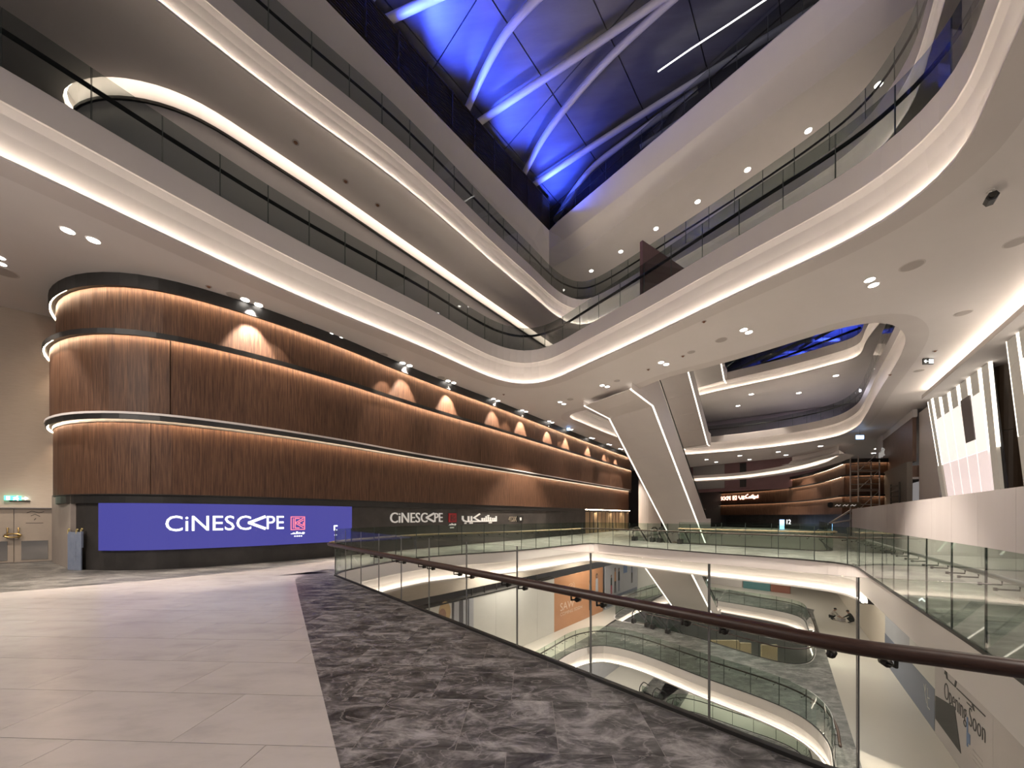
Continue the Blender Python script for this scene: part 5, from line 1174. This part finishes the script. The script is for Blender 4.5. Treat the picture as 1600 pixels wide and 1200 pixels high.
# right-hand lower hoarding with OPENING SOON
r0 = Vector(U(1384, 1036, LZ)); r1 = Vector(U(1500, 1200, LZ)); rd = (r1 - r0).normalized(); rn = Vector((rd.y, -rd.x))   # towards the room (left)
if rn.x > 0: rn = -rn
def rhit(px): r = (px - CX) / F; return (r0.x - r * r0.y) / (r * rd.y - rd.x)
def rp_(k, o=0.0): return r0 + rd * k + rn * o
def rz(px, py): p = rp_(rhit(px)); return H + (CY - py) / F * p.y
def rwall(k0, k1, z0, z1, o0, o1):
    m = MB(); p = [rp_(k0, o0), rp_(k1, o0), rp_(k1, o1), rp_(k0, o1)]; m.hexa([(v.x, v.y, z0) for v in p] + [(v.x, v.y, z1) for v in p]); return m
r3 = Vector((rd.x, rd.y, 0)); rn3 = Vector((rn.x, rn.y, 0))
def rart(VF, k, z, t, name, m, parent):
    p = rp_(k, 0.004); V, Fc = onplane(VF, (p.x, p.y, z), r3, UPV, rn3, t); return obj(name, V, Fc, m, parent)
k1 = rhit(1421); k2 = rhit(1461)
LH = empty('hoarding', (*rp_(0), LZ), 'grey and white shop hoarding one floor down at the right', 'hoarding')
rwall(rhit(1383), k1 - 0.01, LZ, -2.0, -0.1, 0).build('panel', GREYP, LH); rwall(k1, k2 - 0.01, LZ, -2.0, -0.1, 0).build('panel', WHOARD, LH)
rart(rect2d(0, 0, k2 - 0.02 - rhit(1383), 1.75), rhit(1383), LZ + 0.05, 0.01, 'slate_band', SLATE, LH)
rart(stroke2d([[(0, 0.9), (0.35, 0.2)], [(0.3, 1.0), (0.15, 0.6)], [(0.5, 0.9), (0.5, 0.1), (0.8, 0.1)], [(0.5, 0.5), (0.75, 0.55)]], 0.03), k2 - 1.4, LZ + 0.6, 0.02, 'fine_lines', WHOARD, LH)
OS = empty('poster_hoarding', (*rp_(k2), LZ), 'white hoarding printed Opening Soon one floor down at the right', 'poster')
rwall(k2, k2 + 5.2, LZ, -2.0, -0.1, 0).build('panel', HOARD, OS); rwall(k2 + 5.21, k2 + 14, LZ, -2.0, -0.1, 0).build('panel', HOARD, OS)
ka, kb_ = rhit(1476), rhit(1540)
za, zb_ = rz(1476, 1081), rz(1540, 1146)
zbase = rz(1478, 1092); hgt = 1.0
rart(fit2d(text2d('Opening Soon', 1.0, off=-0.016), 0, -0.24, kb_ - ka, 0.62), ka, rz(1476, 1089), 0.01, 'lettering', INK, OS)
arab2 = stroke2d([[(0, 0.5), (0.05, 0.9), (0.1, 0.3), (0.5, 0.3), (0.55, 0.7)], [(0.6, 0.3), (0.95, 0.3)], [(1.0, 0.3), (1.25, 0.3), (1.3, 0.0)], [(1.32, 0.3), (1.7, 0.3)], [(1.05, 0.05), (1.1, 0.05)], [(1.15, 0.05), (1.2, 0.05)]], 0.07)
rart(fit2d(arab2, 0, 0, kb_ - ka, 0.55), ka, rz(1478, 1066), 0.01, 'arabic_lettering', INK, OS)
kx = rhit(1462); ky = rhit(1502)
rart(([(0, 0), (ky - kx, -0.05), (ky - kx - 0.6, 1.35), (0, 0.95)], [(0, 1, 2, 3)]), kx, rz(1463, 1124), 0.01, 'black_block', INK, OS)
rart(merge2d(rect2d(0, 0, 0.1, 1.0), rect2d(0.1, 0.15, 0.28, 0.5)), rhit(1511), rz(1511, 1165), 0.01, 'blue_mark', BLUEINK, OS)
for q in range(3): rart(rect2d(0, 0, 0.75, 0.03), rhit(1520), rz(1520, 1172) - 0.16 * q, 0.008, 'small_print', DETG, OS)
rwall(-30, 14, -2.0, -1.15, -0.1, 0).build('wall_lower_right', PLASTER, kind=S)
rwall(-30, rhit(1383) - 0.01, LZ, -2.0, -0.15, -0.02).build('wall_lower_right_back', BEIGE, kind=S)

# far end downstairs: long colour band, crowd-free display
a = UY(1166, 920, 52); b = UY(1212, 911, 52)
m = MB(); c0 = Vector(U(1110, 912, LZ)); c1 = Vector(U(1265, 932, LZ))
def strip_on(p, q, z0, z1, mm, name, label, cat): 
    m = MB(); m.wallbox((p.x, p.y), (q.x, q.y), z0, z1, 0.2); return m.build(name, mm, label=label, cat=cat)
e = lambda t: c0.lerp(c1, t)
strip_on(e(0.0), e(0.36), LZ, LZ + 0.9, DETG, 'low_planter', 'low grey planter band at the far end downstairs', 'planter')
strip_on(e(0.37), e(0.64), LZ, LZ + 1.1, TEAL, 'teal_banner', 'teal low banner at the far end downstairs', 'banner')
strip_on(e(0.65), e(0.83), LZ, LZ + 0.9, BRICK, 'red_banner', 'brick-red low banner beside the teal one downstairs', 'banner')
a = UY(1103, 909, 50); V, Fc = onplane(fit2d(stroke2d([[(0, 0), (0.3, 0.4), (0.6, 0), (0.9, 0.4), (1.2, 0), (1.5, 0.4)]], 0.15), 0, 0, 1.25, 0.4), a, Vector((1, 0, 0)), UPV, Vector((0, -1, 0)), 0.08); obj('lit_letters', V, Fc, EXITW, label='small glowing white shop letters at the far end downstairs', cat='sign')
gwb = MB(); gwb.wallbox((20, 62), (60, 40), -7.2, -1.2, -0.4); gwb.build('wall_lower_far', BEIGE, kind=S)
# oak cladding seen through the far opening
for i, (px0, px1, py0, py1) in enumerate([(1112, 1155, 1001, 1020), (1157, 1174, 1005, 1023), (1191, 1215, 1008, 1030)]):
    a = UY(px0, py1, 30.5); b = UY(px1, py0, 30.5); m = MB(); m.box((a[0], 30.5, a[2] - 1.0), (b[0], 30.7, b[2])); m.build('oak_panel', TANW, label=['widest', 'middle narrow', 'right-hand dark-edged'][i] + ' light oak panel inside the far opening downstairs', cat='panel')

# ------------------------------------------------------------------ two people squatting downstairs
def person(label, loc, yaw, shirt, trousers, skin=SKIN):
    root = empty('person', loc, label, 'person'); root.rotation_euler = (0, 0, yaw)
    J = {'pel': (0, 0, 0.24), 'sp': (0.10, 0, 0.48), 'ch': (0.22, 0, 0.70), 'nk': (0.30, 0, 0.80), 'hd': (0.37, 0, 0.88), 'ht': (0.39, 0, 0.98)}
    E = [('pel', 'sp'), ('sp', 'ch'), ('ch', 'nk'), ('nk', 'hd'), ('hd', 'ht')]
    Rr = {'pel': 0.16, 'sp': 0.145, 'ch': 0.16, 'nk': 0.06, 'hd': 0.095, 'ht': 0.075}
    for s, y in (('l', 1), ('r', -1)):
        J.update({'sh' + s: (0.22, 0.19 * y, 0.70), 'el' + s: (0.42, 0.22 * y, 0.50), 'wr' + s: (0.62, 0.12 * y, 0.36), 'ha' + s: (0.70, 0.10 * y, 0.31),
                  'hp' + s: (0.0, 0.10 * y, 0.22), 'kn' + s: (0.36, 0.17 * y, 0.42), 'an' + s: (0.10, 0.15 * y, 0.09), 'fo' + s: (0.30, 0.17 * y, 0.045)})
        E += [('ch', 'sh' + s), ('sh' + s, 'el' + s), ('el' + s, 'wr' + s), ('wr' + s, 'ha' + s), ('pel', 'hp' + s), ('hp' + s, 'kn' + s), ('kn' + s, 'an' + s), ('an' + s, 'fo' + s)]
        for k, r in (('sh', 0.075), ('el', 0.052), ('wr', 0.036), ('ha', 0.04), ('hp', 0.10), ('kn', 0.075), ('an', 0.05), ('fo', 0.045)): Rr[k + s] = r
        for f in range(5):
            nm = 'fg%s%d' % (s, f); J[nm] = (0.77 - (0.05 if f == 4 else abs(f - 1.5) * 0.01), 0.10 * y + (f - 1.5) * 0.022 * y - (0.02 * y if f == 4 else 0), 0.28); E.append(('ha' + s, nm)); Rr[nm] = 0.011
    ks = list(J); me = bpy.data.meshes.new('body'); me.from_pydata([J[k] for k in ks], [(ks.index(a), ks.index(b)) for a, b in E], [])
    t = bpy.data.objects.new('tmp', me); COL.objects.link(t); t.modifiers.new('s', 'SKIN')
    for i, k in enumerate(ks): me.skin_vertices[0].data[i].radius = (Rr[k], Rr[k])
    me.skin_vertices[0].data[0].use_root = True
    sd = t.modifiers.new('d', 'SUBSURF'); sd.levels = 2; sd.render_levels = 2
    dg = bpy.context.evaluated_depsgraph_get(); m2 = bpy.data.meshes.new_from_object(t.evaluated_get(dg)); bpy.data.objects.remove(t)
    m2.materials.clear()
    for q in (shirt, trousers, skin): m2.materials.append(q)
    for p in m2.polygons:
        c = p.center; p.use_smooth = True
        arm = c.x > 0.57 and c.z < 0.5
        if c.z > 0.79 and c.x > 0.2 or arm: p.material_index = 2
        elif c.z < 0.40 or (c.x > 0.27 and c.z < 0.52 and abs(c.y) < 0.17 and c.x < 0.45): p.material_index = 1
        else: p.material_index = 0
    m2.name = 'body'; link(bpy.data.objects.new('body', m2), root)
    def part(name, centre, rx, ry, rz_, m, cut=None):
        bm = bmesh.new(); bmesh.ops.create_uvsphere(bm, u_segments=14, v_segments=10, radius=1)
        for v in bm.verts: v.co = Vector((v.co.x * rx + centre[0], v.co.y * ry + centre[1], v.co.z * rz_ + centre[2]))
        mm = bpy.data.meshes.new(name); bm.to_mesh(mm); bm.free(); mm.materials.append(m); link(bpy.data.objects.new(name, mm), root)
    part('hair', (0.355, 0, 0.965), 0.105, 0.10, 0.085, HAIR)
    part('nose', (0.475, 0, 0.90), 0.018, 0.015, 0.022, skin)
    for y in (-1, 1):
        part('eye', (0.458, 0.034 * y, 0.93), 0.01, 0.014, 0.01, INK); part('ear', (0.375, 0.098 * y, 0.915), 0.02, 0.012, 0.03, skin)
    part('mouth', (0.462, 0, 0.865), 0.01, 0.025, 0.006, BRICK)
    return root
pa = U(1297, 967, LZ); pb_ = U(1333, 974, LZ)
va = Vector(pb_) - Vector(pa); ya = math.atan2(va.y, va.x)
person('person in a pale shirt squatting and reaching to the floor downstairs', (pa[0], pa[1], LZ), ya, SHIRTW, DARKCL)
person('person in dark clothes squatting opposite the pale-shirted one downstairs', (pb_[0], pb_[1], LZ), ya + math.pi, DARKCL, DARKCL)
pc = Vector(pa).lerp(Vector(pb_), 0.5); m = MB(); m.box((pc.x - 0.22, pc.y - 0.16, LZ), (pc.x + 0.22, pc.y + 0.16, LZ + 0.22)); m.box((pc.x - 0.24, pc.y - 0.18, LZ + 0.22), (pc.x + 0.24, pc.y + 0.18, LZ + 0.26))
m.build('tool_box', DETG, label='small grey tool box between the two squatting people', cat='box')

# ------------------------------------------------------------------ unseen fill lamps added under the slabs to brighten the storeys downstairs
for (x, y, z, e_, s_) in ((8, 30, -1.4, 900, 5), (20, 24, -1.4, 750, 6), (24, 40, -1.4, 1200, 8), (0, 24, -1.4, 700, 4), (16, 12, -1.4, 280, 4), (12, 24, -8.6, 500, 5), (10, 34, -8.6, 500, 5), (20, 34, -8.6, 500, 5)):
    lamp('AREA', 'lower_fill', (x, y, z), e_ * 0.32, (1.0, 0.92, 0.82), (x, y, z - 5), shape='SQUARE', size=s_)
